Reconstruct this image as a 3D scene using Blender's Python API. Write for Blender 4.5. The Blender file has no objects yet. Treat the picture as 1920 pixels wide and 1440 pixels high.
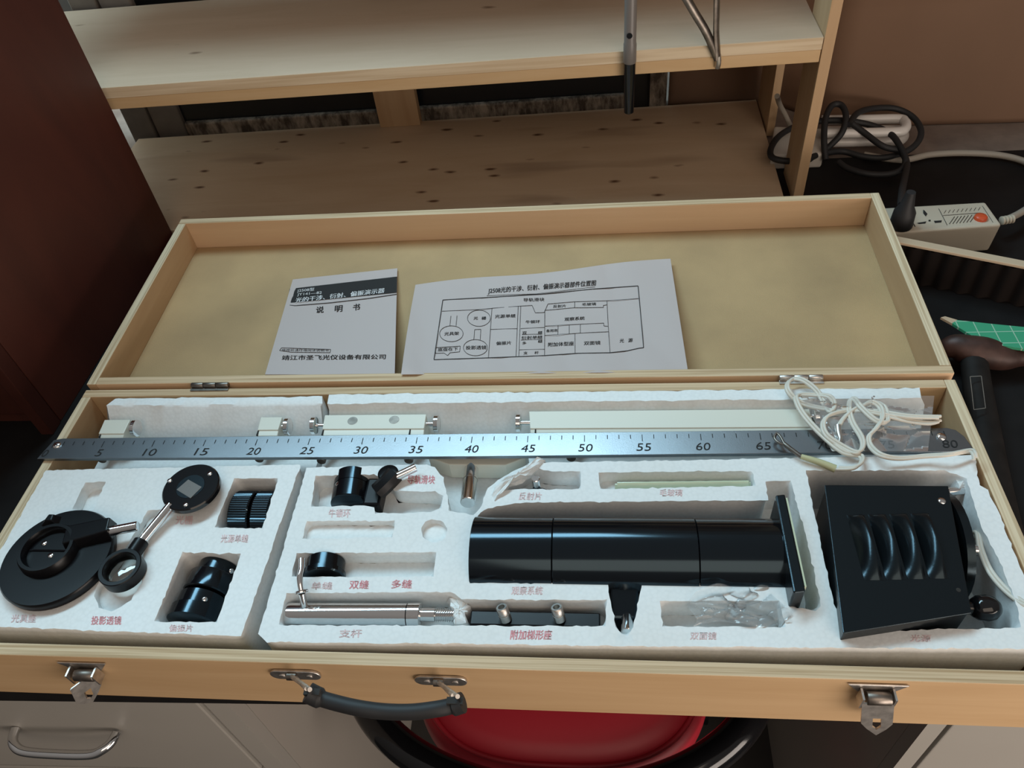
import bpy, bmesh, math, random
from mathutils import Vector, Matrix, geometry
random.seed(7)
SC = bpy.context.scene
COL = SC.collection
PI = math.pi
# ------------------------------------------------------------------ camera
# table top is z = 0, rim of the open case is z = RIM, metres, X along the case, Y away from the viewer
RIM = 0.0738
W, D = 0.834, 0.2773
CAM = Vector((0.5195, -0.2312, 0.5381 + RIM))
FPX = 1467.7
PITCH, YAW, ROLL = 0.7649, 0.1642, -0.1313
RC = Matrix.Rotation(YAW, 3, 'Z') @ Matrix.Rotation(PITCH, 3, 'X') @ Matrix.Rotation(ROLL, 3, 'Z')
cd = bpy.data.cameras.new('camera')
cd.sensor_fit = 'HORIZONTAL'
cd.sensor_width = 36
cd.lens = 36 * FPX / 1920
cd.clip_start = 0.01
cam = bpy.data.objects.new('camera', cd)
COL.objects.link(cam)
cam.matrix_world = Matrix.Translation(CAM) @ RC.to_4x4()
SC.camera = cam
# ------------------------------------------------------------------ light
SC.view_settings.view_transform = 'Standard'
SC.view_settings.look = 'None'
SC.view_settings.gamma = 1
SC.view_settings.exposure = 0.1
wd = bpy.data.worlds.new('world')
SC.world = wd
wd.use_nodes = True
wn, wl = wd.node_tree.nodes, wd.node_tree.links
wn.clear()
w_out = wn.new('ShaderNodeOutputWorld')
w_bg = wn.new('ShaderNodeBackground')
w_tc = wn.new('ShaderNodeTexCoord')
w_sep = wn.new('ShaderNodeSeparateXYZ')
w_rmp = wn.new('ShaderNodeValToRGB')
w_mr = wn.new('ShaderNodeMapRange')
w_mr.inputs[1].default_value = -1
w_mr.inputs[2].default_value = 1
wl.new(w_tc.outputs['Generated'], w_sep.inputs[0])
wl.new(w_sep.outputs['Z'], w_mr.inputs[0])
wl.new(w_mr.outputs[0], w_rmp.inputs[0])
w_rmp.color_ramp.elements[0].position = 0.35
w_rmp.color_ramp.elements[0].color = (0.20, 0.17, 0.15, 1)
w_rmp.color_ramp.elements[1].position = 0.95
w_rmp.color_ramp.elements[1].color = (0.62, 0.58, 0.55, 1)
wl.new(w_rmp.outputs[0], w_bg.inputs[0])
w_bg.inputs[1].default_value = 0.36
wl.new(w_bg.outputs[0], w_out.inputs[0])

def area(name, loc, target, sx, sy, power, col):
    l = bpy.data.lights.new(name, 'AREA')
    l.shape = 'RECTANGLE'
    l.size, l.size_y, l.energy, l.color = sx, sy, power, col
    o = bpy.data.objects.new(name, l)
    COL.objects.link(o)
    o.location = loc
    o.rotation_euler = (Vector(target) - Vector(loc)).to_track_quat('-Z', 'Y').to_euler()
    return o
area('window_daylight', (-0.20, 0.95, 1.75), (0.30, 0.08, 0.05), 1.85, 0.34, 33.0, (0.55, 0.85, 1.0))
area('side_window_daylight', (-0.95, 1.0, 0.50), (0.20, 0.80, 0.12), 0.5, 0.6, 4.5, (0.80, 0.98, 1.0))
area('room_daylight', (1.42, -0.80, 0.03), (0.60, 0.10, 0.02), 1.0, 0.6, 12, (1.0, 0.88, 0.78))
area('warm_front_fill', (1.1, -1.5, 1.7), (0.60, 0.3, 0.05), 2.0, 1.2, 13, (1.0, 0.83, 0.67))  # added warm fill from above the viewer, brightens the lid's inner back wall

# ------------------------------------------------------------------ pixel helpers: where a pixel of the 1920x1440 photo meets a real plane
def ray(px, py):
    return RC @ Vector(((px - 960) / FPX, -(py - 720) / FPX, -1))
def at(px, py, z):
    d = ray(px, py)
    return CAM + d * ((z - CAM.z) / d.z)
def atY(px, py, y):
    d = ray(px, py)
    return CAM + d * ((y - CAM.y) / d.y)
def atX(px, py, x):
    d = ray(px, py)
    return CAM + d * ((x - CAM.x) / d.x)
def fit_circle(pts):
    import numpy as np
    A = np.array([[2 * p.x, 2 * p.y, 1] for p in pts])
    b = np.array([p.x ** 2 + p.y ** 2 for p in pts])
    s = np.linalg.lstsq(A, b, rcond=None)[0]
    return s[0], s[1], math.sqrt(s[2] + s[0] ** 2 + s[1] ** 2)
def lerp(a, b, t):
    return a + (b - a) * t

# ------------------------------------------------------------------ materials
def newmat(name):
    m = bpy.data.materials.new(name)
    m.use_nodes = True
    return m, m.node_tree.nodes, m.node_tree.links, m.node_tree.nodes['Principled BSDF']
def plain(name, col, rough=0.5, metal=0.0, bump=0.0, bscale=200, var=0.0, vscale=20, coat=0.0, spec=None, tint=None):
    m, n, l, b = newmat(name)
    b.inputs['Base Color'].default_value = (*col, 1)
    b.inputs['Roughness'].default_value = rough
    b.inputs['Metallic'].default_value = metal
    if spec is not None:
        b.inputs['Specular IOR Level'].default_value = spec
    if tint:
        b.inputs['Specular Tint'].default_value = (*tint, 1)
    if coat:
        b.inputs['Coat Weight'].default_value = coat
        b.inputs['Coat Roughness'].default_value = 0.1
    tc = n.new('ShaderNodeTexCoord')
    if var:
        t = n.new('ShaderNodeTexNoise')
        t.inputs['Scale'].default_value = vscale
        t.inputs['Detail'].default_value = 5
        l.new(tc.outputs['Object'], t.inputs['Vector'])
        r = n.new('ShaderNodeValToRGB')
        r.color_ramp.elements[0].position = 0.3
        r.color_ramp.elements[1].position = 0.7
        r.color_ramp.elements[0].color = (*[c * (1 - var) for c in col], 1)
        r.color_ramp.elements[1].color = (*[min(1, c * (1 + var)) for c in col], 1)
        l.new(t.outputs['Fac'], r.inputs[0])
        l.new(r.outputs[0], b.inputs['Base Color'])
    if bump:
        t = n.new('ShaderNodeTexNoise')
        t.inputs['Scale'].default_value = bscale
        l.new(tc.outputs['Object'], t.inputs['Vector'])
        bp = n.new('ShaderNodeBump')
        bp.inputs['Strength'].default_value = bump
        bp.inputs['Distance'].default_value = 0.001
        l.new(t.outputs['Fac'], bp.inputs['Height'])
        l.new(bp.outputs[0], b.inputs['Normal'])
    return m
def wood(name, light, dark, grain=(4, 60, 60), rough=0.6, knots=0.0, kscale=(5, 14, 14), kcol=(0.10, 0.045, 0.02), streak=0.0, contrast=(0.3, 0.75)):
    m, n, l, b = newmat(name)
    tc = n.new('ShaderNodeTexCoord')
    mp = n.new('ShaderNodeMapping')
    mp.inputs['Scale'].default_value = grain
    l.new(tc.outputs['Object'], mp.inputs['Vector'])
    t = n.new('ShaderNodeTexNoise')
    t.inputs['Scale'].default_value = 1
    t.inputs['Detail'].default_value = 7
    t.inputs['Roughness'].default_value = 0.6
    t.inputs['Distortion'].default_value = 0.6
    l.new(mp.outputs[0], t.inputs['Vector'])
    r = n.new('ShaderNodeValToRGB')
    r.color_ramp.elements[0].position = contrast[0]
    r.color_ramp.elements[1].position = contrast[1]
    r.color_ramp.elements[0].color = (*dark, 1)
    r.color_ramp.elements[1].color = (*light, 1)
    l.new(t.outputs['Fac'], r.inputs[0])
    out = r.outputs[0]
    if knots:
        mk = n.new('ShaderNodeMapping')
        mk.inputs['Scale'].default_value = kscale
        l.new(tc.outputs['Object'], mk.inputs['Vector'])
        dn = n.new('ShaderNodeTexNoise')
        dn.inputs['Scale'].default_value = 3
        l.new(mk.outputs[0], dn.inputs['Vector'])
        mx = n.new('ShaderNodeMix')
        mx.data_type = 'VECTOR'
        mx.inputs[0].default_value = 0.12
        l.new(mk.outputs[0], mx.inputs[4])
        l.new(dn.outputs['Color'], mx.inputs[5])
        v = n.new('ShaderNodeTexVoronoi')
        v.inputs['Scale'].default_value = 1
        l.new(mx.outputs[1], v.inputs['Vector'])
        kr = n.new('ShaderNodeValToRGB')
        kr.color_ramp.elements[0].position = knots * 0.35
        kr.color_ramp.elements[1].position = knots
        kr.color_ramp.elements[0].color = (1, 1, 1, 1)
        kr.color_ramp.elements[1].color = (0, 0, 0, 1)
        l.new(v.outputs['Distance'], kr.inputs[0])
        mc = n.new('ShaderNodeMix')
        mc.data_type = 'RGBA'
        l.new(kr.outputs[0], mc.inputs[0])
        l.new(out, mc.inputs[6])
        mc.inputs[7].default_value = (*kcol, 1)
        out = mc.outputs[2]
    if streak:
        ms = n.new('ShaderNodeMapping')
        ms.inputs['Scale'].default_value = (grain[0] * .5, grain[1] * .6, grain[2] * .6)
        l.new(tc.outputs['Object'], ms.inputs['Vector'])
        st = n.new('ShaderNodeTexNoise')
        st.inputs['Scale'].default_value = 1
        st.inputs['Detail'].default_value = 2
        l.new(ms.outputs[0], st.inputs['Vector'])
        sr = n.new('ShaderNodeValToRGB')
        sr.color_ramp.elements[0].position = 0.60
        sr.color_ramp.elements[1].position = 0.70
        sr.color_ramp.elements[1].color = (streak, streak, streak, 1)
        sr.color_ramp.elements[0].color = (0, 0, 0, 1)
        l.new(st.outputs['Fac'], sr.inputs[0])
        mc = n.new('ShaderNodeMix')
        mc.data_type = 'RGBA'
        l.new(sr.outputs[0], mc.inputs[0])
        l.new(out, mc.inputs[6])
        mc.inputs[7].default_value = (*kcol, 1)
        out = mc.outputs[2]
    l.new(out, b.inputs['Base Color'])
    b.inputs['Roughness'].default_value = rough
    b.inputs['Specular IOR Level'].default_value = 0.3
    bp = n.new('ShaderNodeBump')
    bp.inputs['Strength'].default_value = 0.15
    bp.inputs['Distance'].default_value = 0.0006
    l.new(t.outputs['Fac'], bp.inputs['Height'])
    l.new(bp.outputs[0], b.inputs['Normal'])
    return m
def ply_edge(name, axis, light, dark, freq=330):
    """layered plywood edge: veneers stacked along one axis"""
    m, n, l, b = newmat(name)
    tc = n.new('ShaderNodeTexCoord')
    mp = n.new('ShaderNodeMapping')
    s = [6, 6, 6]
    s['XYZ'.index(axis)] = freq * 1.7
    mp.inputs['Scale'].default_value = s
    l.new(tc.outputs['Object'], mp.inputs['Vector'])
    t = n.new('ShaderNodeTexNoise')
    t.inputs['Scale'].default_value = 1
    t.inputs['Detail'].default_value = 3
    l.new(mp.outputs[0], t.inputs['Vector'])
    r = n.new('ShaderNodeValToRGB')
    r.color_ramp.elements[0].position = 0.36
    r.color_ramp.elements[1].position = 0.6
    r.color_ramp.elements[0].color = (*dark, 1)
    r.color_ramp.elements[1].color = (*light, 1)
    l.new(t.outputs['Fac'], r.inputs[0])
    l.new(r.outputs[0], b.inputs['Base Color'])
    b.inputs['Roughness'].default_value = 0.75
    return m
def foam_mat():
    m, n, l, b = newmat('expanded foam')
    tc = n.new('ShaderNodeTexCoord')
    v = n.new('ShaderNodeTexVoronoi')
    v.inputs['Scale'].default_value = 330
    l.new(tc.outputs['Object'], v.inputs['Vector'])
    r = n.new('ShaderNodeValToRGB')
    r.color_ramp.elements[0].color = (0.81, 0.83, 0.83, 1)
    r.color_ramp.elements[1].color = (0.77, 0.79, 0.79, 1)
    r.color_ramp.elements[0].position = 0.35
    r.color_ramp.elements[1].position = 0.8
    l.new(v.outputs['Distance'], r.inputs[0])
    t = n.new('ShaderNodeTexNoise')
    t.inputs['Scale'].default_value = 14
    t.inputs['Detail'].default_value = 4
    l.new(tc.outputs['Object'], t.inputs['Vector'])
    r2 = n.new('ShaderNodeValToRGB')
    r2.color_ramp.elements[0].position = 0.3
    r2.color_ramp.elements[1].position = 0.65
    r2.color_ramp.elements[0].color = (0.97, 0.95, 0.93, 1)
    r2.color_ramp.elements[1].color = (1, 1, 1, 1)
    l.new(t.outputs['Fac'], r2.inputs[0])
    mx = n.new('ShaderNodeMix')
    mx.data_type = 'RGBA'
    mx.blend_type = 'MULTIPLY'
    mx.inputs[0].default_value = 1
    l.new(r.outputs[0], mx.inputs[6])
    l.new(r2.outputs[0], mx.inputs[7])
    l.new(mx.outputs[2], b.inputs['Base Color'])
    b.inputs['Roughness'].default_value = 0.8
    b.inputs['Specular IOR Level'].default_value = 0.2
    bp = n.new('ShaderNodeBump')
    bp.inputs['Strength'].default_value = 0.22
    bp.inputs['Distance'].default_value = 0.0005
    bp.invert = True
    l.new(v.outputs['Distance'], bp.inputs['Height'])
    l.new(bp.outputs[0], b.inputs['Normal'])
    return m
def glassy(name, col, rough=0.03, alpha_mix=0.85, haze=0.0):
    """thin clear sheet: mostly see-through with a glossy skin"""
    m, n, l, b = newmat(name)
    n.remove(b)
    o = n['Material Output']
    tr = n.new('ShaderNodeBsdfTransparent')
    tr.inputs[0].default_value = (*col, 1)
    gl = n.new('ShaderNodeBsdfGlossy')
    gl.inputs['Roughness'].default_value = rough
    fr = n.new('ShaderNodeFresnel')
    fr.inputs[0].default_value = 1.45
    ad = n.new('ShaderNodeMath')
    ad.operation = 'MULTIPLY_ADD'
    ad.inputs[1].default_value = 1.0
    ad.inputs[2].default_value = 1 - alpha_mix
    l.new(fr.outputs[0], ad.inputs[0])
    mx = n.new('ShaderNodeMixShader')
    l.new(ad.outputs[0], mx.inputs[0])
    l.new(tr.outputs[0], mx.inputs[1])
    l.new(gl.outputs[0], mx.inputs[2])
    out = mx.outputs[0]
    if haze:
        df = n.new('ShaderNodeBsdfDiffuse')
        df.inputs[0].default_value = (0.8, 0.82, 0.84, 1)
        m2 = n.new('ShaderNodeMixShader')
        m2.inputs[0].default_value = haze
        l.new(out, m2.inputs[1])
        l.new(df.outputs[0], m2.inputs[2])
        out = m2.outputs[0]
    l.new(out, o.inputs[0])
    return m
def dirty(name, a, bcol, scale, detail=6, lo=0.4, hi=0.6, rough=0.8):
    m, n, l, b = newmat(name)
    tc = n.new('ShaderNodeTexCoord')
    mp = n.new('ShaderNodeMapping')
    mp.inputs['Scale'].default_value = scale
    l.new(tc.outputs['Object'], mp.inputs['Vector'])
    t = n.new('ShaderNodeTexNoise')
    t.inputs['Scale'].default_value = 1
    t.inputs['Detail'].default_value = detail
    t.inputs['Roughness'].default_value = 0.65
    l.new(mp.outputs[0], t.inputs['Vector'])
    r = n.new('ShaderNodeValToRGB')
    r.color_ramp.elements[0].position = lo
    r.color_ramp.elements[1].position = hi
    r.color_ramp.elements[0].color = (*a, 1)
    r.color_ramp.elements[1].color = (*bcol, 1)
    l.new(t.outputs['Fac'], r.inputs[0])
    l.new(r.outputs[0], b.inputs['Base Color'])
    b.inputs['Roughness'].default_value = rough
    b.inputs['Specular IOR Level'].default_value = 0.25
    return m
M = {}
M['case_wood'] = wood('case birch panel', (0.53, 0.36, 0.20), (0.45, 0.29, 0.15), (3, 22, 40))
M['lid_wood_lightened'] = wood('lightened lid birch panel', (0.68, 0.475, 0.30), (0.60, 0.40, 0.24), (3, 22, 40))  # case birch made paler to stand in for light missing inside the lid
M['case_wood_y'] = wood('case birch end panel', (0.52, 0.35, 0.20), (0.44, 0.28, 0.15), (30, 3, 40))
M['lid_board'] = plain('tan hardboard', (0.43, 0.29, 0.145), 0.75, bump=0.35, bscale=900, var=0.17, vscale=8)
M['edge_x'] = ply_edge('plywood edge along length', 'Y', (0.63, 0.47, 0.30), (0.42, 0.28, 0.15))
M['edge_y'] = ply_edge('plywood edge along depth', 'X', (0.70, 0.58, 0.40), (0.48, 0.35, 0.21))
M['edge_z'] = ply_edge('plywood edge upright', 'Z', (0.62, 0.46, 0.29), (0.48, 0.32, 0.17), 160)
M['shelf_ply'] = wood('shelf plywood', (0.57, 0.42, 0.305), (0.50, 0.36, 0.25), (5, 30, 30), 0.65, knots=0.11, kscale=(9, 26, 26), kcol=(0.17, 0.10, 0.06), streak=0.0)
M['shelf_ply_low'] = wood('lower board plywood', (0.58, 0.435, 0.30), (0.50, 0.355, 0.23), (5, 28, 28), 0.65, knots=0.15, kscale=(16, 38, 38), kcol=(0.11, 0.05, 0.025), streak=0.45)
M['pine'] = wood('pine batten', (0.60, 0.43, 0.25), (0.53, 0.35, 0.18), (4, 50, 50), 0.6, knots=0.06, kscale=(7, 30, 30))
M['pine_z'] = wood('pine upright', (0.53, 0.36, 0.21), (0.44, 0.28, 0.15), (60, 60, 5), 0.6)
M['foam'] = foam_mat()
M['black_metal'] = plain('black metal with blue highlight tint', (0.004, 0.004, 0.005), 0.13, 0.0, spec=0.55, tint=(0.55, 0.82, 1.0))  # blue specular tint puts the window's colour into the highlights
M['black_satin'] = plain('black painted steel', (0.005, 0.006, 0.007), 0.24, bump=0.05, bscale=500, spec=0.45, tint=(0.6, 0.85, 1.0))  # same blue highlight colour carried in the specular tint
M['black_plastic'] = plain('black plastic', (0.004, 0.004, 0.005), 0.3, spec=0.22)
M['black_gloss'] = plain('glossy black bakelite', (0.006, 0.006, 0.007), 0.10, spec=0.5)
M['rod_grey'] = plain('grey painted rod', (0.15, 0.135, 0.125), 0.4)
M['front_ply'] = ply_edge('shelf plywood front edge', 'Z', (0.66, 0.54, 0.38), (0.56, 0.43, 0.28), 120)
M['handle_black'] = plain('worn black handle', (0.012, 0.010, 0.009), 0.65, var=0.4, vscale=40, spec=0.2)
M['rubber'] = plain('black rubber', (0.013, 0.013, 0.014), 0.6)
M['chrome'] = plain('chrome', (0.78, 0.78, 0.78), 0.10, 1.0)
M['steel'] = plain('worn steel', (0.62, 0.58, 0.54), 0.4, 1.0, var=0.25, vscale=150)
M['dark_steel'] = plain('dull dark steel', (0.22, 0.19, 0.165), 0.42, 1.0, var=0.3, vscale=120)
M['alu'] = plain('brushed aluminium plate', (0.27, 0.29, 0.31), 0.34, 1.0, bump=0.05, bscale=900, var=0.08, vscale=18)
M['cream'] = plain('cream enamel', (0.69, 0.68, 0.59), 0.4)
M['ink'] = plain('black ink', (0.012, 0.011, 0.011), 0.8)
M['ink_white'] = plain('white print', (0.72, 0.70, 0.70), 0.8)
M['ink_red'] = plain('red stamp ink', (0.76, 0.30, 0.33), 0.8)
M['ink_pink'] = plain('faded pink stamp ink', (0.82, 0.60, 0.60), 0.8)
M['paper'] = plain('white paper', (0.50, 0.425, 0.405), 0.7, bump=0.1, bscale=60)
M['redwood'] = wood('dark red wood veneer', (0.085, 0.024, 0.016), (0.050, 0.016, 0.012), (40, 9, 3), 0.5)
M['redwood_dark'] = wood('dark red wood edge', (0.060, 0.017, 0.012), (0.042, 0.013, 0.010), (40, 40, 3), 0.45)
M['table'] = plain('black bench laminate', (0.008, 0.007, 0.007), 0.6, var=0.25, vscale=30, spec=0.2)
M['laminate'] = plain('grey beige laminate', (0.31, 0.29, 0.26), 0.5, var=0.03, vscale=6)
M['laminate_side'] = plain('grey cabinet side', (0.33, 0.30, 0.265), 0.5)
M['gap'] = plain('dark gap', (0.02, 0.018, 0.016), 0.8)
M['cardboard'] = plain('brown cardboard', (0.20, 0.115, 0.07), 0.8, var=0.10, vscale=4, bump=0.1, bscale=40)
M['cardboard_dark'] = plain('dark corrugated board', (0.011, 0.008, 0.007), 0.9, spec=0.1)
M['cream_paper'] = plain('pale cardboard liner', (0.50, 0.38, 0.26), 0.8)
M['concrete'] = dirty('dusty concrete sill', (0.16, 0.12, 0.10), (0.28, 0.22, 0.18), (14, 14, 14), 7, 0.3, 0.7)
M['peel'] = dirty('peeling whitewash', (0.075, 0.058, 0.045), (0.36, 0.30, 0.235), (60, 60, 22), 6, 0.40, 0.62)
M['window_dark'] = plain('dark painted pane', (0.010, 0.013, 0.016), 0.25)
M['frame_grey'] = plain('grey window frame', (0.17, 0.15, 0.13), 0.6, var=0.2, vscale=25)
M['floor'] = plain('dark floor', (0.03, 0.027, 0.025), 0.6, var=0.2, vscale=6)
M['wall'] = plain('wall paint', (0.30, 0.28, 0.26), 0.8)
M['red_vinyl'] = plain('red vinyl', (0.40, 0.014, 0.028), 0.5, bump=0.08, bscale=120)
M['white_plastic'] = plain('white plastic', (0.62, 0.58, 0.52), 0.35)
M['ivory'] = plain('ivory plastic', (0.55, 0.49, 0.39), 0.4)
M['lamp_white'] = plain('white lamp tube', (0.72, 0.68, 0.64), 0.2)
M['orange'] = plain('orange switch', (0.62, 0.09, 0.03), 0.35)
M['cord_white'] = plain('white cord', (0.66, 0.62, 0.54), 0.45)
M['cord_grey'] = plain('grey cord', (0.33, 0.29, 0.24), 0.5)
M['rust'] = plain('rusty brown iron', (0.055, 0.026, 0.020), 0.5, 0.3, var=0.4, vscale=60, bump=0.4, bscale=90)
M['lens'] = glassy('clear lens', (0.94, 0.95, 0.93), 0.02, 0.95)
M['film'] = glassy('clear plastic film', (0.97, 0.98, 0.98), 0.22, 0.97, haze=0.10)
M['plate_glass'] = plain('greenish glass plate', (0.52, 0.58, 0.42), 0.15)
M['grating'] = plain('grating film', (0.16, 0.15, 0.14), 0.25)
M['sleeve'] = plain('yellow green sleeve', (0.50, 0.48, 0.28), 0.4)
def greengrid():
    m, n, l, b = newmat('green gridded mat')
    tc = n.new('ShaderNodeTexCoord')
    sp = n.new('ShaderNodeSeparateXYZ')
    l.new(tc.outputs['Object'], sp.inputs[0])
    prev = None
    for ax, off in (('X', 0.0), ('Y', 0.004)):
        a = n.new('ShaderNodeMath')
        a.operation = 'ADD'
        a.inputs[1].default_value = 5 + off
        l.new(sp.outputs[ax], a.inputs[0])
        mo = n.new('ShaderNodeMath')
        mo.operation = 'MODULO'
        mo.inputs[1].default_value = 0.0165
        l.new(a.outputs[0], mo.inputs[0])
        lt = n.new('ShaderNodeMath')
        lt.operation = 'LESS_THAN'
        lt.inputs[1].default_value = 0.0010
        l.new(mo.outputs[0], lt.inputs[0])
        if prev:
            mx = n.new('ShaderNodeMath')
            mx.operation = 'MAXIMUM'
            l.new(prev.outputs[0], mx.inputs[0])
            l.new(lt.outputs[0], mx.inputs[1])
            prev = mx
        else:
            prev = lt
    mc = n.new('ShaderNodeMix')
    mc.data_type = 'RGBA'
    mc.inputs[6].default_value = (0.035, 0.30, 0.16, 1)
    mc.inputs[7].default_value = (0.30, 0.48, 0.36, 1)
    l.new(prev.outputs[0], mc.inputs[0])
    l.new(mc.outputs[2], b.inputs['Base Color'])
    b.inputs['Roughness'].default_value = 0.6
    return m
M['green'] = greengrid()
def emissive(name, col, s):
    m, n, l, b = newmat(name)
    b.inputs['Emission Color'].default_value = (*col, 1)
    b.inputs['Emission Strength'].default_value = s
    return m
M['daylight'] = emissive('daylit window', (0.92, 1.0, 0.98), 1.6)

# ------------------------------------------------------------------ mesh builder
class MB:
    def __init__(s):
        s.v, s.f, s.m = [], [], []
    def add(s, vs, fs, mi=0):
        o = len(s.v)
        s.v += [Vector(v) for v in vs]
        for k, f in enumerate(fs):
            s.f.append([i + o for i in f])
            s.m.append(mi[k] if isinstance(mi, (list, tuple)) else mi)
        return s
    def box(s, a, b, mi=0, top=None):
        x0, y0, z0 = a
        x1, y1, z1 = b
        vs = [(x0, y0, z0), (x1, y0, z0), (x1, y1, z0), (x0, y1, z0), (x0, y0, z1), (x1, y0, z1), (x1, y1, z1), (x0, y1, z1)]
        fs = [(0, 3, 2, 1), (4, 5, 6, 7), (0, 1, 5, 4), (1, 2, 6, 5), (2, 3, 7, 6), (3, 0, 4, 7)]
        return s.add(vs, fs, [mi, mi if top is None else top, mi, mi, mi, mi])
    def hexa(s, bot, topv, mi=0, top=None):
        vs = list(bot) + list(topv)
        n = len(bot)
        fs = [tuple(reversed(range(n))), tuple(range(n, 2 * n))]
        fs += [(i, (i + 1) % n, n + (i + 1) % n, n + i) for i in range(n)]
        return s.add(vs, fs, [mi, mi if top is None else top] + [mi] * n)
    def prism(s, pts, z0, z1, mi=0, top=None):
        return s.hexa([(p[0], p[1], z0) for p in pts], [(p[0], p[1], z1) for p in pts], mi, top)
    def lathe(s, origin, axis, prof, n=32, mi=0, cap=True):
        """prof: list of (distance along axis, radius)"""
        origin, axis = Vector(origin), Vector(axis).normalized()
        q = axis.to_track_quat('Z', 'Y').to_matrix()
        vs, fs = [], []
        for (t, r) in prof:
            for k in range(n):
                a = 2 * PI * k / n
                vs.append(origin + axis * t + q @ Vector((r * math.cos(a), r * math.sin(a), 0)))
        for i in range(len(prof) - 1):
            for k in range(n):
                k2 = (k + 1) % n
                fs.append((i * n + k, i * n + k2, (i + 1) * n + k2, (i + 1) * n + k))
        if cap:
            fs.append(tuple(reversed(range(n))))
            fs.append(tuple((len(prof) - 1) * n + k for k in range(n)))
        return s.add(vs, fs, mi)
    def cyl(s, a, b, r, n=24, mi=0, bev=0.0):
        a, b = Vector(a), Vector(b)
        L = (b - a).length
        pr = [(0, r), (L, r)] if not bev else [(0, r - bev), (bev, r), (L - bev, r), (L, r - bev)]
        return s.lathe(a, b - a, pr, n, mi)
    def ring(s, origin, axis, ro, ri, h, n=40, mi=0, bev=0.0006):
        return s.lathe(origin, axis, [(bev, ri), (0, ri + bev), (0, ro - bev), (bev, ro), (h - bev, ro), (h, ro - bev), (h, ri + bev), (h - bev, ri), (bev, ri)], n, mi, cap=False)
    def tube(s, pts, r, n=10, mi=0, smooth=4, closed=False, flat=1.0):
        pts = [Vector(p) for p in pts]
        if smooth:
            P = []
            N = len(pts)
            for i in range(N if closed else N - 1):
                p0 = pts[(i - 1) % N] if closed or i > 0 else pts[0]
                p1, p2 = pts[i], pts[(i + 1) % N]
                p3 = pts[(i + 2) % N] if closed or i + 2 < N else pts[-1]
                for k in range(smooth):
                    t = k / smooth
                    P.append(0.5 * ((2 * p1) + (p2 - p0) * t + (2 * p0 - 5 * p1 + 4 * p2 - p3) * t * t + (3 * p1 - p0 - 3 * p2 + p3) * t ** 3))
            if not closed:
                P.append(pts[-1])
            pts = P
        N = len(pts)
        vs, fs = [], []
        up = Vector((0.1, 0.2, 1)).normalized()
        for i, p in enumerate(pts):
            a = pts[i - 1] if i > 0 or closed else pts[0]
            b = pts[(i + 1) % N] if i < N - 1 or closed else pts[-1]
            d = (b - a)
            d = d.normalized() if d.length > 1e-9 else Vector((1, 0, 0))
            x = up - d * up.dot(d)
            if x.length < 1e-4:
                x = d.orthogonal()
            x.normalize()
            up = x
            y = d.cross(x)
            rr = r(i / max(1, N - 1)) if callable(r) else r
            for k in range(n):
                an = 2 * PI * k / n
                vs.append(p + x * (rr * flat * math.cos(an)) + y * (rr * math.sin(an)))
        for i in range(N if closed else N - 1):
            j = (i + 1) % N
            for k in range(n):
                k2 = (k + 1) % n
                fs.append((i * n + k, j * n + k, j * n + k2, i * n + k2))
        if not closed:
            fs.append(tuple(range(n)))
            fs.append(tuple(reversed([(N - 1) * n + k for k in range(n)])))
        return s.add(vs, fs, mi)
    def grid(s, fn, nu, nv, mi=0, thick=0.0):
        vs = [Vector(fn(i / nu, j / nv)) for j in range(nv + 1) for i in range(nu + 1)]
        fs = [(j * (nu + 1) + i, j * (nu + 1) + i + 1, (j + 1) * (nu + 1) + i + 1, (j + 1) * (nu + 1) + i) for j in range(nv) for i in range(nu)]
        s.add(vs, fs, mi)
        if thick:
            n0 = len(vs)
            low = [v - Vector((0, 0, thick)) for v in vs]
            s.add(low, [tuple(reversed(f)) for f in fs], mi)
            rim = [i for i in range(nu + 1)] + [(j + 1) * (nu + 1) - 1 for j in range(1, nv + 1)] + [nv * (nu + 1) + i for i in range(nu - 1, -1, -1)] + [j * (nu + 1) for j in range(nv - 1, 0, -1)]
            b = [vs[i] for i in rim] + [low[i] for i in rim]
            k = len(rim)
            s.add(b, [(i, k + i, k + (i + 1) % k, (i + 1) % k) for i in range(k)], mi)
        return s
    def build(s, name, mat, parent=None, smooth=35, bevel=0.0, weld=False, segs=2):
        me = bpy.data.meshes.new(name)
        o = bpy.data.objects.new(name, me)
        COL.objects.link(o)
        org = Vector((0, 0, 0))
        if parent is not None:
            o.parent = parent
            p = parent
            while p is not None:
                org = org + p.location
                p = p.parent
        me.from_pydata([v - org for v in s.v], [], s.f)
        for mt in (mat if isinstance(mat, (list, tuple)) else [mat]):
            me.materials.append(mt)
        me.polygons.foreach_set('material_index', s.m)
        me.update()
        bm = bmesh.new()
        bm.from_mesh(me)
        if weld:
            bmesh.ops.remove_doubles(bm, verts=bm.verts, dist=1e-6)
        bmesh.ops.recalc_face_normals(bm, faces=bm.faces)
        bm.to_mesh(me)
        bm.free()
        if smooth:
            me.polygons.foreach_set('use_smooth', [True] * len(me.polygons))
            me.set_sharp_from_angle(angle=math.radians(smooth))
        if bevel:
            b = o.modifiers.new('bevel', 'BEVEL')
            b.width = bevel
            b.segments = segs
            b.limit_method = 'ANGLE'
            b.angle_limit = math.radians(40)
            b.harden_normals = False
        return o
def thing(name, label, cat, loc, group=None):
    o = bpy.data.objects.new(name, None)
    COL.objects.link(o)
    o.empty_display_size = 0.02
    o.location = loc
    o['label'], o['category'] = label, cat
    if group:
        o['group'] = group
    return o
def tag(o, label, cat, group=None, kind=None):
    o['label'], o['category'] = label, cat
    if group:
        o['group'] = group
    if kind:
        o['kind'] = kind
    return o
def struct(o):
    o['kind'] = 'structure'
    return o

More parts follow.
